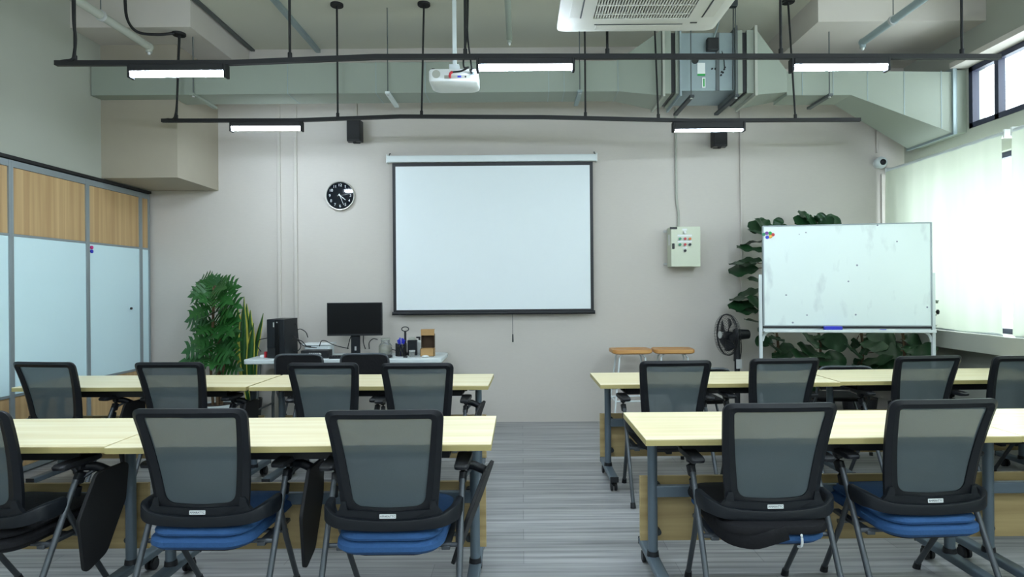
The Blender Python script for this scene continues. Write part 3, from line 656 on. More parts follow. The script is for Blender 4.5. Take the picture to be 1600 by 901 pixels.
# ------------------------------------------------------------ blinds
def blind(y0, y1, lab, curl=False):
    t = thing('roller_blind', lab, 'blind', (3.80, (y0+y1)/2, 2.57), 0, 'window blinds')
    hwid = (y1-y0)/2
    MB().cyl((0, -hwid, 0), (0, hwid, 0), 0.026, n=16).build('roller', M['whitemetal'], t)
    for s in (-1, 1): MB().bb(-0.03, 0.045, s*hwid-0.008, s*hwid+0.008, -0.035, 0.035).build('bracket', M['white'], t, bevel=0.004)
    m = MB(); n = 60; rows = 14; g = []
    for j in range(rows+1):
        z = -0.01-j/rows*1.56; row = []
        for i in range(n+1):
            u = i/n; y = -hwid+0.015+u*(2*hwid-0.03)
            x = -0.034+0.010*math.sin(u*17)*(j/rows)**0.6+0.004*math.sin(u*41+j*0.4)
            if curl and u > 0.90: x += -0.02*math.sin((u-0.90)/0.10*PI)*(0.4+0.6*math.sin(j*0.55))
            row.append(m.bm.verts.new((x, y, z)))
        g.append(row)
    for j in range(rows):
        for i in range(n): m.bm.faces.new((g[j][i], g[j][i+1], g[j+1][i+1], g[j+1][i]))
    m.build('fabric', M['blind'], t)
    MB().cyl((-0.022, -hwid+0.02, -1.572), (-0.022, hwid-0.02, -1.572), 0.010, n=8).build('bottom_bar', M['whitemetal'], t)
blind(4.845, 6.42, 'cream blind on the right wall nearest the back corner', True)
blind(3.10, 4.77, 'cream blind cut by the right picture edge, after a narrow bright gap')
blind(1.4, 3.05, 'cream blind beside the camera, out of view'); blind(-0.3, 1.35, 'cream blind beside the camera, out of view'); blind(-2.0, -0.35, 'cream blind beside the camera, out of view')
# little tag and hooks on the window ledge
q = at(1596, 524, 4.72)
o = MB().tube([(3.78, 4.70, 1.0), (3.78, 4.64, 1.005), (3.79, 4.56, 1.0)], 0.010).build('marker_pen', M['black']); tag(o, 'black marker lying on the window ledge at the right edge', 'marker')

# ------------------------------------------------------------ tables
TW, TD, TH = 1.63, 0.58, 0.74
def make_table():
    t = thing('training_table', '', 'table')
    hw = TW/2; hd = TD/2
    MB().bb(-hw, hw, -hd, hd, TH-0.004, TH).build('tabletop', M['tablewood'], t, smooth=False)
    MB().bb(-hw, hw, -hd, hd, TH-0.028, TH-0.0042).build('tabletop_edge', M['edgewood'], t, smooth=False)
    for s in (-1, 1):
        x = s*(hw-0.095)
        MB().cyl((x, 0.03, 0.105), (x, 0.03, TH-0.03), 0.0235, n=20).build('leg', M['tablesteel'], t)
        lg = MB().sweep([(x, -0.25, 0.085), (x, 0.25, 0.085)], rpoly([(-0.028, -0.018, 0.008), (0.028, -0.018, 0.008), (0.028, 0.018, 0.008), (-0.028, 0.018, 0.008)], 4)).build('foot_bar', M['tablesteel'], t)
        MB().cyl((x, 0.03, 0.10), (x, 0.03, 0.125), 0.030, 0.027, n=20).build('leg_collar', M['black'], t)
        for e_ in (-1, 1):
            MB().bb(x-0.029, x+0.029, e_*0.25, e_*0.258, 0.066, 0.104).build('end_cap', M['black'], lg, bevel=0.003)
            cs = MB(); y = e_*0.205
            for k in (-1, 1): cs.cyl((x+k*0.006, y-0.012, 0.0285), (x+k*0.022, y-0.012, 0.0285), 0.0285, n=20)
            cs.bb(x-0.018, x+0.018, y-0.02, y+0.014, 0.03, 0.058).cyl((x, y, 0.05), (x, y, 0.07), 0.008, n=8)
            cs.build('caster', M['black'], lg, bevel=0.003)
        MB().bb(x-s*0.065, x-s*0.02, -0.03, 0.09, TH-0.075, TH-0.03).build('hinge_bracket', M['tablesteel'], t, bevel=0.004)
        MB().bb(x-s*0.06, x-s*0.075, -0.18, 0.2, TH-0.055, TH-0.03).build('support_arm', M['black'], t, bevel=0.003)
    tr = MB().bb(-hw+0.19, hw-0.19, -0.17, 0.10, TH-0.088, TH-0.080).bb(-hw+0.19, hw-0.19, -0.175, -0.165, TH-0.088, TH-0.030).bb(-hw+0.19, hw-0.19, 0.09, 0.10, TH-0.088, TH-0.03)
    tr.build('cable_tray', M['black'], t, smooth=False)
    MB().bb(-hw+0.08, hw-0.08, 0.03, 0.06, TH-0.07, TH-0.035).build('frame_bar', M['black'], t, smooth=False)
    MB().bb(-hw+0.11, hw-0.11, 0.015, 0.045, 0.385, 0.44).build('cross_beam', M['tablesteel'], t, bevel=0.004)
    MB().bb(-hw+0.045, hw-0.045, 0.085, 0.103, 0.15, 0.467).build('modesty_panel', M['panelwood'], t, bevel=0.001)
    for s in (-1, 1):
        for z in (0.205, 0.43): MB().cyl((s*(hw-0.125), 0.045, z), (s*(hw-0.125), 0.084, z), 0.016, n=12).build('panel_bolt', M['darkstrut'], t)
    return t
tables = [
    (-0.135-TW/2, 2.62, 0.2, 'pale wood training table in the nearer left row, its right end at the centre aisle'),
    (-0.14-TW*1.5-0.004, 2.64, -0.3, 'pale wood training table in the nearer left row, running out of the left edge'),
    (-0.225-TW/2, 4.205, -1.2, 'pale wood training table in the farther left row, its end at the centre aisle'),
    (-0.225-TW*1.5-0.02, 4.245, -1.6, 'pale wood training table in the farther left row, beside the partition'),
    (0.53+TW/2, 2.685, 0.3, 'pale wood training table in the nearer right row, its left end at the centre aisle'),
    (0.535+TW*1.5, 2.705, 0.6, 'pale wood training table in the nearer right row, cut by the right edge'),
    (0.525+TW/2, 4.205, 0.6, 'pale wood training table in the farther right row, its end at the centre aisle'),
    (0.54+TW*1.5, 4.27, 1.2, 'pale wood training table in the farther right row, nearest the window'),
]
tb = make_table()
for i, (x, yf, deg, lab) in enumerate(tables):
    o = tb if i == 0 else copy_tree(tb)
    o.location = (x, yf+TD/2, 0); o.rotation_euler = (0, 0, math.radians(deg)); o['label'] = lab; o['group'] = 'training tables in two rows'

# ------------------------------------------------------------ mesh chairs
def back_y(v): return -0.205-0.015*v-0.085*v*v
def make_chair(tablet, seatm='blue', kind='plain'):
    t = thing('mesh_chair', '', 'chair')
    ZB, ZT = 0.462, 0.930
    def S(u, z):
        v = (z-ZB)/(ZT-ZB); return Vector((u, back_y(v)+0.35*u*u*(1-0.5*max(v, 0)), z))
    outer = rpoly([(-0.190, ZB, 0.05), (0.190, ZB, 0.05), (0.234, ZT, 0.035), (-0.234, ZT, 0.035)], 10)
    inner = rpoly([(-0.144, 0.530, 0.040), (0.144, 0.530, 0.040), (0.187, 0.893, 0.012), (-0.187, 0.893, 0.012)], 10)
    def dens(ps, k=4):
        out = []
        for i in range(len(ps)):
            a = ps[i]; b = ps[(i+1) % len(ps)]
            L_ = math.hypot(b[0]-a[0], b[1]-a[1]); kk = k if (i % 10) == 9 else 1
            for j in range(kk): out.append((a[0]+(b[0]-a[0])*j/kk, a[1]+(b[1]-a[1])*j/kk))
        return out
    outer = dens(outer, 8); inner = dens(inner, 8)
    # bowed lower edge of the mesh
    inner = [(x, z-0.010*(1-(x/0.16)**2) if z < 0.56 and abs(x) < 0.16 else z) for x, z in inner]
    m = MB(); n = len(outer); th = 0.026
    mid = [((a[0]*0.55+b[0]*0.45), (a[1]*0.55+b[1]*0.45)) for a, b in zip(outer, inner)]
    rings = []
    for ps, dy in ((outer, -0.004), (mid, -0.016), (inner, -0.006), (inner, 0.008), (mid, 0.014), (outer, 0.010)):
        rings.append([m.bm.verts.new(S(x, z)+Vector((0, dy, 0))) for x, z in ps])
    for k in range(len(rings)):
        A, B = rings[k], rings[(k+1) % len(rings)]
        for i in range(n): m.bm.faces.new((A[i], A[(i+1) % n], B[(i+1) % n], B[i]))
    m.build('back_frame', M['frameplastic'], t)
    m = MB(); cx_, cz_ = 0, 0.71; prev = [m.bm.verts.new(S(x, z)) for x, z in inner]
    for k in (0.8, 0.6, 0.4, 0.2, 0.04):
        cur = [m.bm.verts.new(S(cx_+(x-cx_)*k, cz_+(z-cz_)*k)+Vector((0, -0.010*(1-k*k), 0))) for x, z in inner]
        for i in range(n): m.bm.faces.new((prev[i], prev[(i+1) % n], cur[(i+1) % n], cur[i]))
        prev = cur
    m.bm.faces.new(prev); m.build('mesh_panel', M['mesh'], t)
    # yoke round the lower back, out to the arm posts
    pth = [(-0.270, -0.075, 0.490), (-0.266, -0.13, 0.489), (-0.252, -0.182, 0.486), (-0.205, -0.216, 0.470), (-0.12, -0.229, 0.461), (0, -0.234, 0.458),
           (0.12, -0.229, 0.461), (0.205, -0.216, 0.470), (0.252, -0.182, 0.486), (0.266, -0.13, 0.489), (0.270, -0.075, 0.490)]
    MB().sweep(spline(pth, 4), rpoly([(-0.010, -0.024, 0.006), (0.010, -0.024, 0.006), (0.010, 0.020, 0.006), (-0.010, 0.020, 0.006)], 3), scale=[1.0+0.55*min(1, abs(i-20)/14.0)**2 for i in range(41)]).build('seat_bracket', M['charcoal'], t)
    # web between the frame and the yoke
    web = MB()
    wo = [(-0.235, 0.475), (-0.205, 0.455), (-0.1, 0.442), (0, 0.438), (0.1, 0.442), (0.205, 0.455), (0.235, 0.475), (0.20, 0.515), (0.188, 0.55), (0.17, 0.55), (0.165, 0.515), (0, 0.508), (-0.165, 0.515), (-0.17, 0.55), (-0.188, 0.55), (-0.20, 0.515)]
    A = [web.bm.verts.new((x, -0.232+0.35*x*x, z)) for x, z in wo]; B = [web.bm.verts.new((x, -0.214+0.35*x*x, z)) for x, z in wo]
    for i in range(len(wo)): web.bm.faces.new((A[i], A[(i+1) % len(wo)], B[(i+1) % len(wo)], B[i]))
    web.bm.faces.new(A); web.bm.faces.new(B); web.build('back_web', M['charcoal'], t, smooth=False)
    # maker's sticker
    lb = MB().plate(rpoly([(-0.033, -0.0085, 0.002), (0.033, -0.0085, 0.002), (0.033, 0.0085, 0.002), (-0.033, 0.0085, 0.002)], 3), 0.0016, Matrix.Translation((0.0, -0.2345, 0.494)) @ Matrix.Rotation(PI/2-0.05, 4, 'X')).build('sticker', M['white'], t)
    text('lettering', 'AMARATTC', 0.0115, M['ink'], lb, (0.0, -0.2358, 0.494), (PI/2-0.05, 0, 0), 0.0003)
    # seat
    so = rpoly([(-0.215, -0.255, 0.09), (0.215, -0.255, 0.09), (0.235, 0.225, 0.07), (-0.235, 0.225, 0.07)], 9)
    so = [(x, y-0.02*(1-(x/0.22)**2) if y < -0.1 and abs(x) < 0.22 else y) for x, y in so]
    def pad(levels, name, mt, dz=0, tilt=0.06):
        m = MB(); rr = []
        for k, z in levels: rr.append([m.bm.verts.new((x*(1-k/0.23), y*(1-k/0.25), z+dz+tilt*(y+0.25)*0.6)) for x, y in so])
        for A, B in zip(rr, rr[1:]):
            for i in range(len(A)): m.bm.faces.new((A[i], A[(i+1) % len(A)], B[(i+1) % len(A)], B[i]))
        m.bm.faces.new(rr[0][::-1]); m.bm.faces.new(rr[-1]); return m.build(name, M[mt], t)
    lv = [(0.045, 0.342), (0.015, 0.350), (0.0, 0.366), (0.002, 0.384), (0.014, 0.392), (0.026, 0.398), (0.014, 0.405), (0.012, 0.414), (0.028, 0.424), (0.07, 0.430), (0.14, 0.431)]
    pad(lv, 'seat', seatm)
    pad([(0.08, 0.322), (0.055, 0.328), (0.05, 0.343)], 'seat_pan', 'black')
    if kind == 'covered':
        cv = pad([(0.0, 0.392), (-0.012, 0.398), (-0.014, 0.41), (-0.008, 0.426), (0.015, 0.438), (0.07, 0.442), (0.14, 0.443)], 'seat_cover', 'seatblack')
        fl_ = MB().sweep(spline([(-0.225, 0.05, 0.415), (-0.225, -0.14, 0.395), (-0.19, -0.235, 0.375), (-0.11, -0.272, 0.368), (-0.04, -0.278, 0.385), (0.03, -0.270, 0.402)], 4), rpoly([(-0.012, -0.03, 0.008), (0.012, -0.03, 0.008), (0.012, 0.03, 0.008), (-0.012, 0.03, 0.008)], 3))
        fl_.build('cover_flap', M['seatblack'], cv)
        MB().tube([(0.085, -0.265, 0.41), (0.085, -0.284, 0.385), (0.088, -0.275, 0.35), (0.085, -0.25, 0.335)], 0.005).build('white_strap', M['white'], cv)
    MB().bb(-0.02, 0.02, -0.12, 0.02, 0.288, 0.326).build('hinge_block', M['black'], t, bevel=0.006)
    for s in (-1, 1):
        # arm pad on its post
        ap = MB(); prof = rpoly([(-0.030, -0.13, 0.02), (0.030, -0.13, 0.02), (0.036, 0.10, 0.028), (-0.036, 0.10, 0.028)], 5)
        rr = []
        for k, z in ((0.80, 0.642), (0.97, 0.648), (1.0, 0.660), (0.92, 0.668)): rr.append([ap.bm.verts.new((s*0.282+x*k, y*k+0.0, z-0.06*abs(y)*0.5)) for x, y in prof])
        for A, B in zip(rr, rr[1:]):
            for i in range(len(A)): ap.bm.faces.new((A[i], A[(i+1) % len(A)], B[(i+1) % len(A)], B[i]))
        ap.bm.faces.new(rr[0][::-1]); ap.bm.faces.new(rr[-1])
        arm = ap.build('armrest', M['black'], t)
        MB().sweep(spline([(s*0.282, 0.01, 0.645), (s*0.280, 0.005, 0.60), (s*0.277, -0.01, 0.56), (s*0.275, -0.02, 0.50)], 3), rpoly([(-0.014, -0.022, 0.008), (0.014, -0.022, 0.008), (0.014, 0.022, 0.008), (-0.014, 0.022, 0.008)], 3), scale=[1.35, 1.1, 1, 1, 1, 1, 0.95, 0.9, 0.85, 0.8]).build('arm_post', M['black'], arm)
        MB().tube([(s*0.277, -0.02, 0.575), (s*0.278, -0.085, 0.45), (s*0.280, -0.295, 0.02)], 0.0125, n=12, smooth=False).build('leg', M['steel'], t)
        MB().tube([(s*0.268, -0.070, 0.475), (s*0.250, 0.05, 0.28), (s*0.235, 0.215, 0.02)], 0.0125, n=12, smooth=False).build('leg', M['steel'], t)
        for p_ in ((s*0.281, -0.299), (s*0.235, 0.219)):
            MB().cyl((p_[0], p_[1], 0.0), (p_[0], p_[1]+(0.012 if p_[1] < 0 else -0.012), 0.032), 0.018, 0.0155, n=12).build('foot_cap', M['black'], t)
    MB().cyl((-0.27, -0.125, 0.335), (0.27, -0.125, 0.335), 0.010, n=10).build('stretcher', M['steel'], t)
    MB().cyl((-0.245, 0.075, 0.30), (0.245, 0.075, 0.30), 0.010, n=10).build('stretcher', M['steel'], t)
    for s in (-1, 1): MB().bb(s*0.20, s*0.235, -0.14, 0.14, 0.318, 0.335).build('seat_rail', M['steel'], t, bevel=0.003)
    if tablet is not None:
        tilt, yaw = tablet
        root = bpy.data.objects.new('writing_tablet', None)
        piv = Vector((0.385, 0.06, 0.595))
        m = MB().plate(rpoly([(-0.10, 0.02, 0.03), (-0.17, -0.17, 0.04), (-0.10, -0.43, 0.03), (0.02, -0.38, 0.05), (0.10, -0.16, 0.05), (0.09, 0.02, 0.03)], 6), 0.016, Matrix.Rotation(PI/2, 4, 'Z') @ Matrix.Rotation(PI/2, 4, 'X'))
        tb_ = m.build('writing_tablet', M['blackmat'], t, bevel=0.003); tb_.location = piv; tb_.rotation_euler = (0, math.radians(tilt), math.radians(yaw))
        MB().tube([(0.285, 0.02, 0.625), (0.315, 0.05, 0.615), (0.345, 0.06, 0.60), (0.38, 0.06, 0.585)], 0.020, n=12).build('tablet_hinge', M['charcoal'], t)
        MB().tube([(0.282, 0.0, 0.575), (0.31, 0.05, 0.60), (0.34, 0.07, 0.60)], 0.009, n=8).build('tablet_strut', M['steel'], t)
    return t
GR = 'mesh-back chairs at the training tables'
protoA = make_chair((3, 0))
protoB = make_chair((20, -8))
protoC = make_chair(None)
protoD = make_chair(None, 'blue', 'covered')
protoE = make_chair((8, 0), 'seatblack')
protoF = make_chair((3, 0), 'seatblack')
protoG = make_chair(None, 'seatblack')
protoH = make_chair((20, -8), 'seatblack')
used = set()
def put(proto, X, Yt, deg, lab):
    if proto.name in used: o = copy_tree(proto)
    else: o = proto; used.add(proto.name)
    o.location = (X, Yt+0.305, 0); o.rotation_euler = (0, 0, math.radians(deg)); o['label'] = lab; o['group'] = GR
put(protoE, -2.23, 2.46, -6, 'mesh chair with a black seat, cut by the left edge, nearer row')
put(protoA, -1.325, 2.46, -1, 'blue-seated mesh chair, left of the two whole ones in the nearer left row')
put(protoB, -0.54, 2.40, 0, 'blue-seated mesh chair in the nearer left row, next to the centre aisle')
put(protoD, 1.03, 2.475, 1, 'mesh chair with black cover over its blue seat, nearer right row')
put(protoC, 1.715, 2.53, 3, 'black mesh chair with blue seat at the right end of the nearer row')
put(protoF, -3.16, 4.13, -8, 'black mesh chair in the farther row, beside the white partition')
put(protoF, -2.31, 4.06, -2, 'black mesh chair in the farther left row, second from the partition')
put(protoG, -1.275, 3.96, -1, 'black mesh chair in the farther left row, in front of the left folding chair')
put(protoH, -0.665, 3.90, 0, 'black mesh chair in the farther left row, next to the centre aisle')
put(protoG, 0.965, 3.925, 2, 'black mesh chair in the farther right row, in front of the wooden stools')
put(protoG, 1.69, 4.01, 3, 'black mesh chair in the farther right row, in front of the pedestal fan')
put(protoG, 2.66, 4.08, 5, 'black mesh chair in the farther right row, below the right half of the whiteboard')
put(protoG, 3.27, 4.05, 6, 'black mesh chair in the farther right row, cut by the right edge')

# ------------------------------------------------------------ front desk with its things
dk = thing('folding_table', 'white folding table against the back wall, holding the computer', 'table', (-1.70, 6.12, 0))
MB().plate(rpoly([(-0.94, -0.27, 0.05), (0.94, -0.27, 0.05), (0.94, 0.28, 0.05), (-0.94, 0.28, 0.05)], 6), 0.045, Matrix.Translation((0, 0, 0.7175))).build('tabletop', M['whitemetal'], dk, bevel=0.010, seg=3)
for s in (-1, 1):
    for y in (-0.2, 0.2): MB().tube([(s*0.80, y, 0.69), (s*0.84, y, 0.30), (s*0.84, y, 0.01)], 0.015, n=10, smooth=False).build('leg', M['strut'], dk)
    MB().cyl((s*0.835, -0.2, 0.25), (s*0.835, 0.2, 0.25), 0.010, n=8).build('leg_brace', M['strut'], dk)
TZ = 0.74
def on(px, Y): return at(px, 0, Y).x
# computer tower
x0 = on(430, 5.98)
pc = thing('computer_tower', 'black desktop computer tower standing at the left end of the white table', 'computer', (x0, 6.09, TZ), math.radians(-4))
MB().bb(-0.085, 0.085, -0.14, 0.16, 0.004, 0.375).build('case', M['charcoal'], pc, bevel=0.004)
MB().bb(-0.083, -0.005, -0.148, -0.14, 0.10, 0.372).build('front_panel', M['charcoal'], pc, bevel=0.002)
MB().bb(-0.003, 0.035, -0.146, -0.14, 0.006, 0.372).build('drive_strip', M['monitor'], pc, bevel=0.002)
MB().bb(-0.083, -0.005, -0.145, -0.14, 0.006, 0.098).build('lower_panel', M['black'], pc, bevel=0.002)
MB().bb(-0.020, -0.010, -0.150, -0.147, 0.30, 0.345).build('badge', M['silver'], pc)
MB().cyl((0.017, -0.146, 0.345), (0.017, -0.149, 0.345), 0.006, n=12).build('power_button', M['silver'], pc)
# monitor
a = at(510.5, 473, 6.12); b_ = at(597, 524, 6.12)
mn = thing('computer_monitor', 'black widescreen monitor, switched off, in the middle of the white table', 'monitor', ((a.x+b_.x)/2, 6.12, TZ))
hw = (b_.x-a.x)/2; zt = a.z-TZ; zb = b_.z-TZ
MB().bb(-hw, hw, 0, 0.035, zb, zt).build('housing', M['black'], mn, bevel=0.004)
MB().bb(-hw+0.008, hw-0.008, -0.002, 0.0, zb+0.02, zt-0.008).build('screen', M['monitor'], mn, smooth=False)
MB().bb(-0.045, 0.045, 0.03, 0.05, 0.015, zb+0.12).build('stand_neck', M['charcoal'], mn, bevel=0.006)
MB().plate(rpoly([(-0.12, -0.08, 0.03), (0.12, -0.08, 0.03), (0.12, 0.12, 0.03), (-0.12, 0.12, 0.03)], 5), 0.012, Matrix.Translation((0, 0, 0.006))).build('stand_base', M['black'], mn, bevel=0.003)
MB().bb(-0.008, 0.010, 0.028, 0.0305, 0.05, 0.09).build('cable_slot', M['silver'], mn)
# white tub
t = thing('plastic_tub', 'white plastic tub behind the black router', 'tub', (on(495, 6.27), 6.27, TZ))
MB().plate(rpoly([(-0.13, -0.08, 0.03), (0.13, -0.08, 0.03), (0.13, 0.08, 0.03), (-0.13, 0.08, 0.03)], 5), 0.10, Matrix.Translation((0, 0, 0.05))).build('tub_body', M['whitemetal'], t, bevel=0.006)
MB().plate(rpoly([(-0.15, -0.095, 0.03), (0.15, -0.095, 0.03), (0.15, 0.095, 0.03), (-0.15, 0.095, 0.03)], 5), 0.018, Matrix.Translation((0, 0, 0.109))).build('tub_lid', M['white'], t, bevel=0.005)
# router
t = thing('network_switch', 'black network box with a row of white lights, right of the computer tower', 'network device', (on(490, 5.98), 5.98, TZ))
MB().bb(-0.13, 0.13, -0.06, 0.08, 0.003, 0.075).build('case', M['black'], t, bevel=0.004)
for i in range(6): MB().bb(-0.05+i*0.018, -0.04+i*0.018, -0.062, -0.06, 0.045, 0.053).build('indicator', M['white'], t)
MB().cyl((0.055, -0.06, 0.04), (0.055, -0.068, 0.04), 0.012, n=12).build('dial', M['silver'], t)
# keyboard and mouse
t = thing('computer_keyboard', 'black keyboard lying in front of the monitor', 'keyboard', (on(545, 5.93), 5.93, TZ), 0.03)
MB().bb(-0.20, 0.20, -0.06, 0.06, 0.002, 0.018).build('keyboard_base', M['black'], t, bevel=0.004)
k_ = MB()
for r_ in range(5):
    for c_ in range(16): k_.bb(-0.19+c_*0.0238, -0.19+c_*0.0238+0.019, -0.052+r_*0.021, -0.052+r_*0.021+0.017, 0.018, 0.025)
o = k_.build('keys', M['charcoal'], t, smooth=False)
o = MB().sph((0, 0, 0.015), 0.03, (0.95, 1.5, 0.5), 20, 12).build('computer_mouse', M['black'], loc=(on(604, 5.93), 5.93, TZ)); tag(o, 'black computer mouse right of the keyboard', 'computer mouse')
# jar with cream bag
t = thing('glass_jar', 'squat clear jar with cream contents right of the monitor', 'jar', (on(598, 6.2), 6.2, TZ))
MB().lathe([(0.0, 0.002), (0.06, 0.002), (0.066, 0.02), (0.066, 0.09), (0.045, 0.12), (0.045, 0.15), (0.0, 0.15)]).build('jar_glass', M['jarglass'], t)
MB().sph((0, 0, 0.055), 0.05, (1, 1, 0.9)).build('contents', M['cream'], t)
MB().cyl((0, 0, 0.15), (0, 0, 0.165), 0.047, n=20).build('jar_lid', M['sidewall'], t)
# pen holder
t = thing('pen_holder', 'black mesh pen cup, right of the glass jar', 'pen cup', (on(622.5, 6.08), 6.08, TZ))
cup = MB()
for z in [0.002+i*0.012 for i in range(10)]: cup.lathe([(0.052, z), (0.054, z), (0.054, z+0.004), (0.052, z+0.004)], n=20)
for i in range(24): cup.cyl((0.053*math.cos(i*PI/12), 0.053*math.sin(i*PI/12), 0.0), (0.053*math.cos(i*PI/12), 0.053*math.sin(i*PI/12), 0.125), 0.0022, n=5)
cup.cyl((0, 0, 0.001), (0, 0, 0.004), 0.053, n=20)
cup.build('cup', M['black'], t)
for i in range(6):
    a_ = i*1.05; m_ = 'bluep' if i % 2 == 0 else 'white'
    pb = Vector((on(622.5, 6.08)+0.022*math.cos(a_+2.5), 6.08+0.022*math.sin(a_+2.5), TZ+0.006)); pe = Vector((on(622.5, 6.08)+0.034*math.cos(a_), 6.08+0.034*math.sin(a_), TZ+0.155+0.01*(i % 3)))
    pn = thing('marker_pen', ('blue' if m_ == 'bluep' else 'white') + ' marker standing in the black mesh pen cup', 'marker', tuple(pb), 0, 'markers in the pen cup (%s)' % m_)
    pn['group'] = 'blue markers in the pen cup' if m_ == 'bluep' else 'white markers in the pen cup'
    MB().cyl((0, 0, 0), (pe-pb)*0.7, 0.007, n=10).build('barrel', M[m_], pn); MB().cyl((pe-pb)*0.7, pe-pb, 0.0082, n=10).build('cap', M['bluep'], pn)
# stamp with loop handle
t = thing('desk_tool', 'black upright tool with a loop handle, behind the pen cup', 'desk tool', (on(629, 6.2), 6.2, TZ))
MB().bb(-0.03, 0.03, -0.05, 0.05, 0, 0.02).build('tool_base', M['black'], t, bevel=0.004)
MB().cyl((0, 0, 0.02), (0, 0, 0.235), 0.011, n=12).build('tool_post', M['black'], t)
MB().sweep([(0.035*math.cos(i*PI/8), 0, 0.255+0.022*math.sin(i*PI/8)) for i in range(16)], [(0.005*math.cos(j*PI/3), 0.005*math.sin(j*PI/3)) for j in range(6)], up=Vector((0, 1, 0)), closed=True).build('loop_handle', M['black'], t)
t = thing('desk_organizer', 'dark grey upright caddy between pen cup and cardboard box', 'desk caddy', (on(640, 6.14), 6.14, TZ))
MB().bb(-0.045, 0.045, -0.03, 0.03, 0, 0.15).build('caddy_body', M['charcoal'], t, bevel=0.005)
MB().bb(-0.035, 0.03, -0.02, 0.02, 0.15, 0.175).build('folded_tissue', M['sidewall'], t, bevel=0.005)
t = thing('small_jar', 'small clear jar in front of the dark caddy', 'jar', (on(639.5, 6.0), 6.0, TZ))
MB().lathe([(0, 0.001), (0.026, 0.001), (0.028, 0.01), (0.028, 0.05), (0, 0.05)]).build('jar_body', M['jarglass'], t)
MB().cyl((0, 0, 0.05), (0, 0, 0.062), 0.030, n=18).build('jar_lid', M['silver'], t)
t = thing('spray_bottle', 'white bottle with black nozzle behind the cardboard box', 'bottle', (on(651, 6.24), 6.24, TZ))
MB().lathe([(0, 0.001), (0.03, 0.001), (0.032, 0.01), (0.032, 0.11), (0.012, 0.14), (0.0, 0.145)]).build('bottle_body', M['white'], t)
MB().cyl((0, 0, 0.14), (0, 0, 0.165), 0.010, n=10).bb(-0.03, 0.01, -0.008, 0.008, 0.16, 0.175).build('nozzle', M['black'], t)
# open cardboard box
t = thing('cardboard_box', 'small open cardboard box standing with its lid raised, right end of the white table', 'box', (on(663, 6.02), 6.06, TZ))
m = MB(); a_ = 0.066
m.bb(-a_, a_, -0.05, -0.046, 0, 0.075).bb(-a_, a_, 0.046, 0.05, 0, 0.075).bb(-a_, -a_+0.004, -0.05, 0.05, 0, 0.075).bb(a_-0.004, a_, -0.05, 0.05, 0, 0.075).bb(-a_, a_, -0.05, 0.05, 0.0, 0.004)
m.build('box_body', M['card'], t, smooth=False)
MB().bb(-a_+0.004, a_-0.004, 0.052, 0.056, 0.07, 0.215).bb(-a_+0.002, -a_+0.006, 0.0, 0.055, 0.08, 0.215).bb(a_-0.006, a_-0.002, 0.0, 0.055, 0.08, 0.215).build('lid', mat('dark_cardboard_inside', (66, 50, 34), 0.9), t, smooth=False)
MB().bb(-a_, a_, -0.002, 0.001, 0.20, 0.258).bb(-a_, a_, 0.0, 0.058, 0.256, 0.259).build('lid_flap', M['card'], t, smooth=False)
o = MB().sph((0, 0, 0.013), 0.028, (1.2, 0.9, 0.46), 20, 12).build('computer_mouse', M['white'], loc=(on(660, 5.90), 5.90, TZ)); tag(o, 'white computer mouse lying in front of the cardboard box', 'computer mouse')
o = MB().bb(-0.02, 0.02, -0.01, 0.01, 0, 0.012).build('usb_stick', M['black'], bevel=0.003, loc=(on(629, 5.93), 5.93, TZ)); tag(o, 'tiny black stick lying in front of the pen cup', 'usb stick')
t = thing('desk_item', 'small red and white item left of the computer tower', 'desk item', (on(408, 6.02), 6.02, TZ))
MB().bb(-0.035, 0.01, -0.02, 0.02, 0, 0.03).build('item_base', M['white'], t, bevel=0.006); MB().bb(0.008, 0.03, -0.018, 0.018, 0, 0.06).build('item_tab', M['red'], t, bevel=0.004)
cl_ = [
 ([(417, 528), (405, 531), (402, 540), (408, 549)], 6.05, 'black cable looping out left of the computer tower'),
 ([(453, 500), (457, 515), (458, 530), (462, 548)], 6.2, 'black cable dropping from the back of the computer tower'),
 ([(456, 506), (463, 507), (465, 520), (467, 532), (475, 540), (486, 541)], 6.18, 'black cable from a white plug on the wall beside the tower'),
 ([(455, 522), (462, 516), (470, 514), (478, 519), (481, 527)], 6.22, 'black cable arching over the left of the white tub'),
 ([(452, 532), (462, 530), (472, 533), (480, 541), (495, 543)], 6.12, 'black cable running from the tower to the network box'),
 ([(453, 540), (457, 547), (465, 548), (470, 540), (462, 527), (455, 520)], 6.14, 'black cable coiled between tower and network box'),
 ([(499, 541), (502, 533), (508, 532), (520, 538), (534, 542), (545, 544)], 6.1, 'thin black cable from the network box towards the monitor foot'),
 ([(549, 524), (546, 532), (543, 545)], 6.22, 'short black cable hanging under the left of the monitor'),
 ([(568, 524), (568, 535), (571, 545)], 6.22, 'short black cable hanging under the middle of the monitor'),
 ([(577, 545), (577, 535), (583, 529), (590, 530)], 6.24, 'black cable curving up behind the glass jar'),
 ([(600, 533), (606, 540), (612, 545), (618, 547)], 6.2, 'black cable on the table between jar and pen cup'),
]
for pts, Y, lab in cl_:
    P = [at(x, y, Y) for x, y in pts]
    for q in P: q.z = max(q.z, TZ+0.006)
    cable('cable', P, 0.0045, 'blackmat', lab, group='loose cables on the white table')
o = MB().bb(-0.012, 0.012, -0.012, 0.0, -0.018, 0.018).build('wall_plug', M['white'], bevel=0.003, loc=tuple(at(457, 506, YB-0.002))); tag(o, 'small white plug on the wall just right of the computer tower', 'plug')

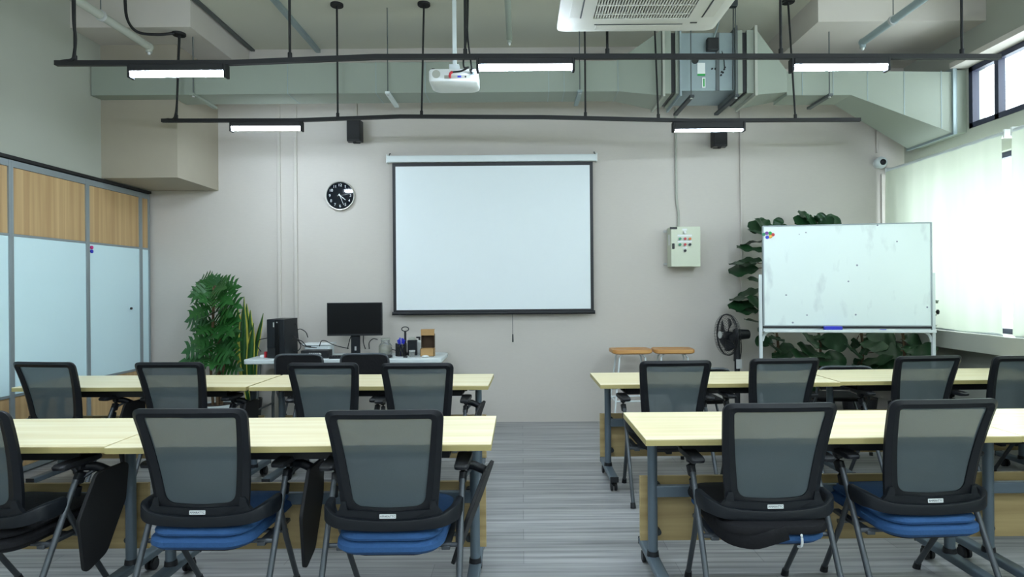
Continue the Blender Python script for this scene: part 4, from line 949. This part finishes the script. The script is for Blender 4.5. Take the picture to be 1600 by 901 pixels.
# ------------------------------------------------------------ folding chairs
def make_fold(h=0.82):
    t = thing('folding_chair', '', 'chair')
    w = 0.215
    pts = [(-w, -0.02, 0.02), (-w, -0.10, 0.45), (-w, -0.165, h-0.05), (-w+0.05, -0.17, h), (w-0.05, -0.17, h), (w, -0.165, h-0.05), (w, -0.10, 0.45), (w, -0.02, 0.02)]
    pts[0] = (-w, 0.30, 0.02); pts[-1] = (w, 0.30, 0.02)
    m = MB(); P = spline([(-w, -0.11, 0.46), (-w, -0.15, h-0.14), (-w+0.006, -0.165, h-0.045), (-w+0.055, -0.17, h-0.012), (0, -0.17, h-0.010), (w-0.055, -0.17, h-0.012), (w-0.006, -0.165, h-0.045), (w, -0.15, h-0.14), (w, -0.11, 0.46)], 5)
    m.sweep(P, [(0.011*math.cos(i*PI/5), 0.011*math.sin(i*PI/5)) for i in range(10)], up=Vector((0, 1, 0)))
    m.build('back_tube', M['steel'], t)
    pn = MB().plate(rpoly([(-w+0.008, h-0.20, 0.02), (w-0.008, h-0.20, 0.02), (w-0.008, h-0.014, 0.06), (-w+0.008, h-0.014, 0.06)], 8), 0.020, Matrix.Translation((0, -0.163, 0)) @ Matrix.Rotation(PI/2, 4, 'X'))
    pn.build('backrest', M['seatblack'], t, bevel=0.006)
    for s in (-1, 1):
        MB().cyl((s*w, -0.11, 0.46), (s*w, 0.24, 0.012), 0.011, n=10).build('leg', M['steel'], t)
        MB().cyl((s*(w-0.025), 0.12, 0.42), (s*(w-0.025), -0.19, 0.012), 0.011, n=10).build('leg', M['steel'], t)
        MB().cyl((s*w, 0.24, 0.0), (s*w, 0.235, 0.025), 0.015, n=10).cyl((s*(w-0.025), -0.19, 0.0), (s*(w-0.025), -0.188, 0.025), 0.015, n=10).build('foot_cap', M['black'], t)
    MB().cyl((-w, 0.13, 0.15), (w, 0.13, 0.15), 0.008, n=8).build('stretcher', M['steel'], t)
    MB().plate(rpoly([(-0.20, -0.12, 0.05), (0.20, -0.12, 0.05), (0.20, 0.23, 0.06), (-0.20, 0.23, 0.06)], 6), 0.035, Matrix.Translation((0, 0, 0.445))).build('seat', M['seatblack'], t, bevel=0.012, seg=3)
    return t
f0 = make_fold(0.82)
def pf(o, px, Yb, deg, lab):
    o.location = ((px-VX)*Yb/F, Yb+0.17, 0); o.rotation_euler = (0, 0, math.radians(deg)); o['label'] = lab; o['group'] = 'black folding chairs'
pf(f0, 465.5, 5.60, 0, 'black folding chair in front of the white table, the left one')
pf(copy_tree(f0), 568.5, 5.60, 0, 'black folding chair in front of the white table, below the monitor')
f1 = make_fold(0.735); pf(f1, 1098, 5.05, 2, 'low black folding chair between the stools and the pedestal fan')
pf(copy_tree(f1), 1322, 5.12, -3, 'black folding chair under the whiteboard, behind the farther right table')

# ------------------------------------------------------------ stools
def make_stool():
    t = thing('bar_stool', '', 'stool')
    m = MB(); pr = rpoly([(-0.197, -0.14, 0.06), (0.197, -0.14, 0.06), (0.197, 0.14, 0.06), (-0.197, 0.14, 0.06)], 7); rr = []
    for k, z in ((0.90, 0.745), (0.99, 0.755), (1.0, 0.772), (0.985, 0.786), (0.93, 0.790)): rr.append([m.bm.verts.new((x*k, y*k, z+0.10*abs(x)**2*1.2)) for x, y in pr])
    for A, B in zip(rr, rr[1:]):
        for i in range(len(A)): m.bm.faces.new((A[i], A[(i+1) % len(A)], B[(i+1) % len(A)], B[i]))
    prev = rr[-1]
    for k in (0.7, 0.45, 0.2, 0.03):
        cur = [m.bm.verts.new((x*k, y*k, 0.782+0.10*abs(x*k)**2)) for x, y in pr]
        for i in range(len(cur)): m.bm.faces.new((prev[i], prev[(i+1) % len(cur)], cur[(i+1) % len(cur)], cur[i]))
        prev = cur
    m.bm.faces.new(prev); m.bm.faces.new(rr[0]); m.build('seat', M['stoolwood'], t)
    for sx in (-1, 1):
        for sy in (-1, 1):
            MB().tube([(sx*0.095, sy*0.08, 0.75), (sx*0.125, sy*0.10, 0.71), (sx*0.205, sy*0.17, 0.01)], 0.0085, n=8, smooth=False).build('leg', M['whitemetal'], t)
    z = 0.30; q = lambda sx, sy: (sx*0.171, sy*0.141, z)
    MB().cyl(q(-1, -1), q(1, -1), 0.008, n=8).cyl(q(-1, 1), q(1, 1), 0.008, n=8).cyl(q(-1, -1), q(-1, 1), 0.008, n=8).cyl(q(1, -1), q(1, 1), 0.008, n=8).build('footrest', M['whitemetal'], t)
    return t
s0 = make_stool(); s1 = copy_tree(s0)
for o, px, dg, lab in ((s0, 984, 2, 'wooden-seated stool with white metal legs, the left one against the back wall'), (s1, 1050, -3, 'wooden-seated stool with white metal legs, next to the pedestal fan')):
    o.location = ((px-VX)*6.1/F, 6.1, 0); o.rotation_euler = (0, 0, math.radians(dg)); o['label'] = lab; o['group'] = 'two wooden stools'

# ------------------------------------------------------------ pedestal fan
FY = 6.03; q = at(1142, 523, FY)
fn = thing('pedestal_fan', 'black pedestal fan turned to the left, beside the whiteboard', 'fan', (at(1150, 0, FY).x, FY+0.05, 0))
hz = q.z
MB().lathe([(0.0, 0.0), (0.17, 0.0), (0.17, 0.015), (0.10, 0.035), (0.03, 0.06), (0.0, 0.06)], n=32).build('base', M['black'], fn)
MB().cyl((0, 0, 0.05), (0, 0, hz-0.24), 0.026, n=16).build('pole', M['black'], fn)
MB().cyl((0, 0, hz-0.26), (0.0, 0, hz-0.05), 0.034, 0.028, n=16).build('neck', M['black'], fn)
MB().bb(-0.02, 0.035, -0.037, -0.030, hz-0.33, hz-0.24).build('control_label', M['silver'], fn)
hd = bpy.data.objects.new('fan_head', None)
AX = Matrix.Rotation(math.radians(-80), 4, 'Z')      # head axis turned left
hp = Vector((0, 0, hz))
def fpt(x, y, z): return AX @ Vector((x, y, z)) + hp
def fpart(nm, mb, m):
    for v in mb.bm.verts: v.co = fpt(*v.co)
    return mb.build(nm, M[m], fn)
fpart('motor', MB().cyl((0, -0.02, 0), (0, 0.12, 0), 0.055, 0.045, n=20), 'black')
cg = MB(); R0 = 0.20
for i in range(40):
    a_ = i*2*PI/40; pr = [(0.03*math.cos(a_), -0.175, 0.03*math.sin(a_)), (0.12*math.cos(a_), -0.172, 0.12*math.sin(a_)), (0.185*math.cos(a_), -0.145, 0.185*math.sin(a_)), (R0*math.cos(a_), -0.10, R0*math.sin(a_)), (0.185*math.cos(a_), -0.06, 0.185*math.sin(a_)), (0.12*math.cos(a_), -0.03, 0.12*math.sin(a_)), (0.05*math.cos(a_), -0.02, 0.05*math.sin(a_))]
    cg.tube(pr, 0.0013, n=4)
for r_, y_, tr_ in ((R0, -0.10, 0.006), (R0-0.004, -0.112, 0.003), (0.12, -0.172, 0.0016), (0.12, -0.03, 0.0016)):
    cg.sweep([(r_*math.cos(i*PI/20), y_, r_*math.sin(i*PI/20)) for i in range(40)], [(tr_*math.cos(j*PI/3), tr_*math.sin(j*PI/3)) for j in range(6)], up=Vector((0, 1, 0)), closed=True)
fpart('cage', cg, 'black')
bl = MB()
for k in range(5):
    a0 = k*2*PI/5; g = []
    for i in range(6):
        r_ = 0.03+i*0.026; row = []
        for j in range(5): 
            a_ = a0+(j/4-0.5)*(0.9+0.1*i/5); row.append(bl.bm.verts.new((r_*math.cos(a_), -0.10+(j/4-0.5)*0.035, r_*math.sin(a_))))
        g.append(row)
    for i in range(5):
        for j in range(4): bl.bm.faces.new((g[i][j], g[i][j+1], g[i+1][j+1], g[i+1][j]))
bl_o = fpart('blades', bl, 'charcoal'); sm_ = bl_o.modifiers.new('thick', 'SOLIDIFY'); sm_.thickness = 0.003
fpart('hub', MB().cyl((0, -0.13, 0), (0, -0.05, 0), 0.03, n=16), 'black')
fpart('front_badge', MB().cyl((0, -0.182, 0), (0, -0.170, 0), 0.035, n=20), 'silver')
cable('cable', [Vector(fn.location)+Vector((0.08, 0.12, hz-0.03)), Vector(fn.location)+Vector((0.09, 0.14, hz-0.2)), Vector(fn.location)+Vector((0.03, 0.10, hz-0.42)), Vector(fn.location)+Vector((0.05, 0.12, 0.3)), Vector(fn.location)+Vector((0.1, 0.2, 0.01))], 0.004, 'blackmat', 'thin black cable hanging from the pedestal fan motor')

# ------------------------------------------------------------ mobile whiteboard
L_ = at(1188.5, 0, 5.62); R_ = at(1452, 0, 5.40)
A_ = Vector((at(1189, 0, 5.60).x, 5.60)); B_2 = Vector((at(1451, 0, 5.38).x, 5.38))
mid_ = (A_+B_2)/2; ln = (B_2-A_).length; yaw = math.atan2(B_2.y-A_.y, B_2.x-A_.x)
wb = thing('mobile_whiteboard', 'large mobile whiteboard with white frame in front of the plants', 'whiteboard', (mid_.x, mid_.y, 0), yaw)
h = ln/2; zt, zb = 1.928, 1.045
MB().bb(-h, h, -0.012, 0.012, zb, zt).build('board_surface', M['board'], wb, smooth=False)
fr = MB()
for s in (-1, 1): fr.bb(s*h-0.006, s*h+0.006, -0.018, 0.016, zb-0.008, zt+0.008)
fr.bb(-h, h, -0.018, 0.016, zt, zt+0.010).bb(-h, h, -0.018, 0.016, zb-0.010, zb)
fr.build('board_frame', M['alu'], wb, bevel=0.002)
MB().bb(-h, h, -0.010, 0.012, zb-0.028, zb-0.010).build('lower_gap_strip', M['black'], wb, smooth=False)
for s in (-1, 1):
    MB().bb(s*(h+0.022)-0.014, s*(h+0.022)+0.014, 0.0, 0.028, 0.07, 1.50).build('post', M['whitemetal'], wb, bevel=0.003)
    ft = MB().bb(s*(h+0.022)-0.016, s*(h+0.022)+0.016, -0.26, 0.28, 0.062, 0.092).build('foot', M['whitemetal'], wb, bevel=0.004)
    for y in (-0.23, 0.25): MB().cyl((s*(h+0.022)-0.012, y, 0.031), (s*(h+0.022)+0.012, y, 0.031), 0.031, n=18).bb(s*(h+0.022)-0.007, s*(h+0.022)+0.007, y-0.01, y+0.01, 0.03, 0.064).build('caster', M['black'], wb)
    MB().sweep(spline([(s*(h+0.008), 0.014, 0.90), (s*(h-0.01), 0.014, 0.955), (s*(h-0.05), 0.014, 0.985), (s*(h-0.10), 0.014, 0.995)], 4), [(-0.008, -0.010), (0.008, -0.010), (0.008, 0.010), (-0.008, 0.010)]).build('corner_brace', M['whitemetal'], wb)
    MB().cyl((s*(h+0.036), 0.014, 1.16), (s*(h+0.056), 0.014, 1.16), 0.006, n=8).build('knob_stem', M['black'], wb) if s > 0 else None
kn = MB().lathe([(0.0, 0), (0.022, 0.002), (0.022, 0.012), (0.0, 0.014)], n=7).build('clamp_knob', M['black'], wb, loc=(h+0.052, 0.014, 1.16)); kn.rotation_euler = (0, PI/2, 0)
MB().bb(-h-0.008, h+0.008, -0.075, 0.014, 0.985, 0.995).bb(-h-0.008, h+0.008, -0.078, -0.070, 0.985, 1.008).bb(-h, h, 0.004, 0.024, 0.975, 1.016).build('pen_tray', M['whitemetal'], wb, bevel=0.002)
MBm = wb.matrix_basis
def wbp(x, y, z): return Matrix.Translation((mid_.x, mid_.y, 0)) @ Matrix.Rotation(yaw, 4, 'Z') @ Vector((x, y, z))
def wbx(px): # position along the board seen at px
    for i in range(400):
        x = -h+2*h*i/399; q = wbp(x, -0.02, 1); 
        if VX+q.x*F/q.y >= px: return x
    return h
xe = wbx(1299); o = MB().bb(-0.073, 0.073, -0.025, 0.025, 0, 0.042).build('board_eraser', M['bluep'], bevel=0.005, loc=tuple(wbp(xe, -0.042, 0.9955))); o.rotation_euler = (0, 0, yaw); tag(o, 'blue board eraser on the whiteboard tray', 'board eraser')
xe = wbx(1378); t = thing('marker_pen', 'blue-capped marker lying on the whiteboard tray', 'marker', tuple(wbp(xe, -0.045, 1.0035)), yaw)
MB().cyl((-0.03, 0, 0), (0.02, 0, 0), 0.008, n=10).build('cap', M['bluep'], t); MB().cyl((0.02, 0, 0), (0.09, 0, 0), 0.007, n=10).build('barrel', M['white'], t)
for px, py, m_, lab in ((1193.5, 366, 'green', 'green magnet at the upper left corner of the board, leftmost of the cluster'), (1198.5, 364, 'purple', 'purple magnet between the two green magnets on the board'), (1204, 364, 'lime', 'bright green magnet next to the red one on the board'),
                     (1208.5, 366.5, 'red', 'red magnet at the right of the cluster on the board'), (1204.5, 369.5, 'yellow', 'orange-yellow magnet in the lower row of the board cluster'), (1199.5, 370.5, 'bluep', 'dark blue magnet in the lower row of the board cluster')):
    x = wbx(px); z = CAMZ+((VY-py)-ROLL*(px-VX))*wbp(x, -0.015, 1).y/F
    o = MB().cyl((0, 0.0, 0), (0, -0.008, 0), 0.0155, 0.014, n=18).build('magnet', M[m_], loc=tuple(wbp(x, -0.0125, z))); o.rotation_euler = (0, 0, yaw); tag(o, lab, 'magnet', 'round magnets on the whiteboard')

# ------------------------------------------------------------ plants
def leaf(m, base, d, L, W, shape='oval', droop=0.25, nrm=Vector((0, 0, 1)), fold=0.12, roll=0):
    d = Vector(d).normalized(); sd = d.cross(nrm)
    if sd.length < 1e-3: sd = d.cross(Vector((1, 0, 0)))
    sd.normalize(); sd = Matrix.Rotation(roll, 3, d) @ sd; up = sd.cross(d).normalized()
    def P(t, s): # t along, s sideways
        return Vector(base)+d*(L*t)+up*(-droop*L*t*t+fold*abs(s)*1.0)+sd*s-Vector((0, 0, 1))*droop*L*0.5*t*t
    if shape == 'oval':
        ts = [0, .06, .14, .25, .37, .5, .62, .73, .83, .91, .97, 1.0]; ws = [0.05, .34, .56, .70, .80, .91, .99, 1.0, .90, .70, .42, 0.06]
        rows = [[m.bm.verts.new(P(t, s*W/2*w_)+up*(0.012*math.sin(t*14)*abs(s))) for s in (-1, -0.5, 0, 0.5, 1)] for t, w_ in zip(ts, ws)]
        for A, B in zip(rows, rows[1:]):
            for j in range(4): m.bm.faces.new((A[j], A[j+1], B[j+1], B[j]))
    elif shape == 'lobed':
        n = 5
        for s in (-1, 1):
            for k in range(n):
                t = 0.02+k*0.17; wl = W/2*(0.80+0.45*math.sin((k+0.8)/n*PI)); fw = 0.3+0.7*(k/n)
                c0, c1 = m.bm.verts.new(P(t-0.01, 0)), m.bm.verts.new(P(t+0.17, 0))
                e0, e1 = m.bm.verts.new(P(t+0.02, s*wl*0.45)), m.bm.verts.new(P(t+0.145, s*wl*0.45))
                f0, f1 = m.bm.verts.new(P(t+0.04+0.05*fw, s*wl*0.82)), m.bm.verts.new(P(t+0.14+0.06*fw, s*wl*0.80))
                tp = m.bm.verts.new(P(t+0.14+0.12*fw, s*wl))
                m.bm.faces.new((c0, c1, e1, e0)); m.bm.faces.new((e0, e1, f1, f0)); m.bm.faces.new((f0, f1, tp))
        a = m.bm.verts.new(P(0.90, -0.13*W)); b = m.bm.verts.new(P(0.90, 0.13*W)); c = m.bm.verts.new(P(1.12, 0)); q = m.bm.verts.new(P(0.80, 0))
        m.bm.faces.new((q, b, c, a))
def plant_pot(t, r, h_, m, soil=True):
    MB().lathe([(0, 0), (r*0.75, 0), (r, h_), (r*0.93, h_), (r*0.9, h_-0.02), (0, h_-0.02)], n=28).build('pot', M[m], t)
    MB().cyl((0, 0, h_-0.02), (0, 0, h_-0.012), r*0.88, n=24).build('soil', M['soil'], t)
# philodendron on the left
rnd = random.Random(11)
PH = (at(335, 0, 6.02).x, 6.02, 0)
ph = thing('potted_philodendron', 'tall bushy plant with deeply lobed green leaves, left of the white table', 'potted plant', PH)
plant_pot(ph, 0.17, 0.30, 'pot')
st = MB()
for k in range(4):
    a_ = k*1.7; st.tube([(0.04*math.cos(a_), 0.04*math.sin(a_), 0.28), (0.06*math.cos(a_), 0.05*math.sin(a_), 0.7), (0.05*math.cos(a_+1), 0.05*math.sin(a_+1), 1.1), (0.04*math.cos(a_+1), 0.03*math.sin(a_+1), 1.42)], 0.014, n=6)
m = MB()
# (px, py) of the leaf tips read off the plant, base on the stem, depth varied
tips = [(306, 438, 1), (318, 430, .6), (326, 428, .2), (340, 429, -.3), (355, 430, .1), (362, 438, .4), (374, 447, -.2), (333, 445, -1), (350, 447, -1),
        (294, 459, 0), (290, 475, -.2), (303, 462, -.7), (312, 470, -.9), (378, 462, -.3), (372, 474, -.6), (360, 470, -1), (345, 470, -1),
        (288, 497, 0), (295, 492, -.6), (306, 498, -.9), (318, 490, -1), (330, 497, -1), (345, 492, -1), (360, 492, -.8), (372, 497, -.3), (376, 486, .3),
        (300, 515, -.2), (308, 520, -.7), (320, 515, -1), (372, 515, -.2), (362, 520, -.8), (350, 512, -1), (338, 522, -1),
        (284, 545, -.3), (292, 527, -.2), (301, 532, -.5), (318, 543, -1), (343, 556, -1), (370, 540, -.5), (360, 548, -.8), (350, 535, -1), (376, 530, 0),
        (283, 562, -.4), (302, 560, -.7), (312, 551, -.9), (345, 575, -.9), (362, 568, -.6), (372, 560, -.2), (352, 560, -1), (365, 580, -.6), (330, 570, -1), (376, 575, 0)]
for ti, (px, py, dy) in enumerate(tips):
    if ti % 3 == 1: continue
    tip = at(px, py, 6.02+0.22*dy) - Vector(PH)
    if tip.y > 0.36: tip.y = 0.36
    ba = Vector((rnd.uniform(-0.03, 0.03), rnd.uniform(-0.03, 0.03), min(max(tip.z+rnd.uniform(-0.02, 0.10), 0.45), 1.42)))
    v = tip-ba; Ld = v.length; leafL = min(0.25, max(0.19, Ld*0.85)); base = tip-v.normalized()*leafL
    st.tube([ba, ba.lerp(base, 0.5)+Vector((0, 0, 0.02)), base], 0.004, n=5)
    leaf(m, base, v, leafL, leafL*1.0, 'lobed', droop=rnd.uniform(0.02, 0.15), nrm=Vector((rnd.uniform(-.3, .3), -1.0, 0.45)), fold=0.10)
st.build('stems', M['stem'], ph); o = m.build('foliage', M['leaf1'], ph)
# snake plant
SP = (at(387, 0, 6.27).x, 6.27, 0)
sn = thing('snake_plant', 'snake plant with yellow-edged upright leaves beside the white table', 'potted plant', SP)
plant_pot(sn, 0.11, 0.30, 'potdark')
gm, ym = MB(), MB()
for bx0, tx, ty, w_ in ((381, 371, 480, .05), (384, 381, 463, .05), (387, 385, 474, .055), (389, 391, 484, .05), (392, 411, 489, .035), (384, 376, 505, .05), (390, 396, 504, .04)):
    b0 = Vector((at(bx0, 0, 6.27).x-SP[0], rnd.uniform(-.05, .05), 0.27)); tp = at(tx, ty, 6.27+b0.y)-Vector(SP)
    rg = []; ry = []
    for i in range(12):
        t_ = i/11; c = b0.lerp(tp, t_); c.x += -0.03*math.sin(t_*PI)*(1 if tx < 400 else 1.3); wd = w_*(0.55+0.9*math.sin(min(t_*1.25+0.15, 1)*PI*0.5))*(1 if t_ < 0.75 else max(0.03, (1-t_)*4))
        sd = Vector((math.cos(0.5*math.sin(t_*4+bx0)), 0.5*math.sin(t_*4+bx0), 0)).normalized()
        rg.append([gm.bm.verts.new(c+sd*wd*k+Vector((0, 0.008*abs(k)*2, 0))) for k in (-0.5, 0, 0.5)])
        ry.append([ym.bm.verts.new(c+sd*wd*k+Vector((0, -0.001+0.008*abs(k)*2, 0))) for k in (-0.72, -0.46, 0.46, 0.72)])
    for A, B in zip(rg, rg[1:]):
        for j in range(2): gm.bm.faces.new((A[j], A[j+1], B[j+1], B[j]))
    for A, B in zip(ry, ry[1:]):
        ym.bm.faces.new((A[0], A[1], B[1], B[0])); ym.bm.faces.new((A[2], A[3], B[3], B[2]))
fo = gm.build('leaves', M['leaf1'], sn); ym.build('leaf_margins', M['leafyel'], fo)
for o_2 in (fo,): 
    s_ = o_2.modifiers.new('thick', 'SOLIDIFY'); s_.thickness = 0.002
# fiddle-leaf plants on the right
def fig(PX, Y, lab, leaves, top, seedn, branch=0.04, pr_=0.16):
    r = random.Random(seedn); Pp = (at(PX, 0, Y).x, Y, 0)
    t = thing('potted_rubber_plant', lab, 'potted plant', Pp, 0, 'broad-leaved plants behind the whiteboard')
    plant_pot(t, pr_, 0.30, 'potdark'); st = MB(); m = MB()
    st.tube([(0, 0, 0.28), (branch, 0.01, 0.8), (-branch, 0, 1.3), (0, 0, top)], 0.013, n=8)
    for px, py, dy, L in leaves:
        tip = at(px, py, Y+dy)-Vector(Pp)
        ba = Vector((0, 0, min(max(tip.z+r.uniform(-0.08, 0.06), 0.4), top))); v = tip-ba
        if v.length < 0.05: v = Vector((0, -0.1, 0.1))
        LL = min(L, max(v.length*0.92, 0.12)); base = tip-v.normalized()*LL
        st.tube([ba, ba.lerp(base, 0.5), base], 0.004, n=5)
        leaf(m, base, v, LL, LL*0.80, 'oval', droop=r.uniform(0.0, 0.08), nrm=Vector((r.uniform(-.3, .3), -1.0 if py < 362 or py > 515 else -0.28, 0.8)), fold=0.08, roll=r.uniform(-0.3, 0.3))
    st.build('stem', M['stem'], t); m.build('foliage', M['leaf2'], t)
fig(1206, 6.20, 'broad-leaved plant behind the left edge of the whiteboard', [(1168, 352, 0, .28), (1180, 345, -.1, .2), (1186, 341, .1, .2), (1220, 340, 0, .24), (1233, 354, .05, .24), (1172, 362, -.1, .28), (1151, 387, 0, .3), (1156, 380, .15, .28), (1139, 409, -.05, .3), (1150, 413, .2, .26), (1139, 425, 0, .3), (1170, 436, -.1, .25), (1140, 465, 0, .3), (1152, 458, .2, .26), (1139, 477, -.05, .3), (1150, 486, -.15, .26), (1166, 500, -.1, .26), (1185, 510, .1, .24), (1172, 470, -.2, .25),
    (1210, 545, -.2, .26), (1222, 560, -.2, .28), (1180, 530, .1, .24), (1240, 540, 0, .28), (1205, 575, -.1, .26), (1235, 560, -.2, .28), (1215, 530, -.2, .28), (1230, 585, -.2, .28), (1225, 600, -.1, .26), (1195, 620, -.2, .26)], 1.96, 3)
fig(1272, 6.08, 'broad-leaved plant behind the middle of the whiteboard, its top leaves showing over it', [(1247, 329, 0, .28), (1243, 346, -.1, .26), (1262, 343, -.15, .26), (1256, 336, .05, .26), (1288, 334, 0, .30), (1278, 340, -.1, .26), (1314, 347, 0, .30), (1304, 343, -.1, .28),
    (1255, 545, -.2, .3), (1265, 575, -.25, .3), (1290, 560, -.2, .3), (1300, 535, 0, .28), (1320, 555, 0, .3), (1240, 570, 0, .3), (1275, 600, -.2, .3), (1282, 530, -.1, .3), (1262, 530, -.2, .3), (1245, 555, -.25, .3), (1300, 570, -.3, .3), (1285, 585, -.3, .3), (1325, 535, -.1, .3), (1310, 585, -.1, .28), (1250, 610, -.1, .28)], 2.02, 5)
fig(1338, 6.08, 'broad-leaved plant behind the right part of the whiteboard', [(1360, 545, -.15, .3), (1395, 560, -.25, .32), (1370, 575, -.2, .3), (1420, 545, -.1, .3), (1435, 565, -.1, .3), (1345, 560, 0, .3), (1330, 545, -.2, .3), (1350, 575, -.25, .3), (1385, 545, -.25, .3), (1400, 530, 0, .3), (1425, 590, -.1, .3), (1350, 590, -.1, .28), (1390, 585, -.3, .3), (1340, 530, 0, .28), (1375, 535, 0, .3), (1410, 575, -.2, .3)], 1.25, 8)
fig(1403, 5.80, 'broad-leaved plant squeezed between the whiteboard and the window ledge', [(1465, 470, -.28, .26), (1463, 492, -.28, .22), (1463, 509, -.26, .24), (1466, 545, -.24, .24), (1464, 560, -.25, .24), (1440, 550, -.15, .28), (1450, 575, -.1, .28), (1425, 560, -.1, .28), (1464, 575, -.25, .24), (1448, 535, 0, .26), (1420, 585, 0, .26)], 1.30, 13, pr_=0.11)
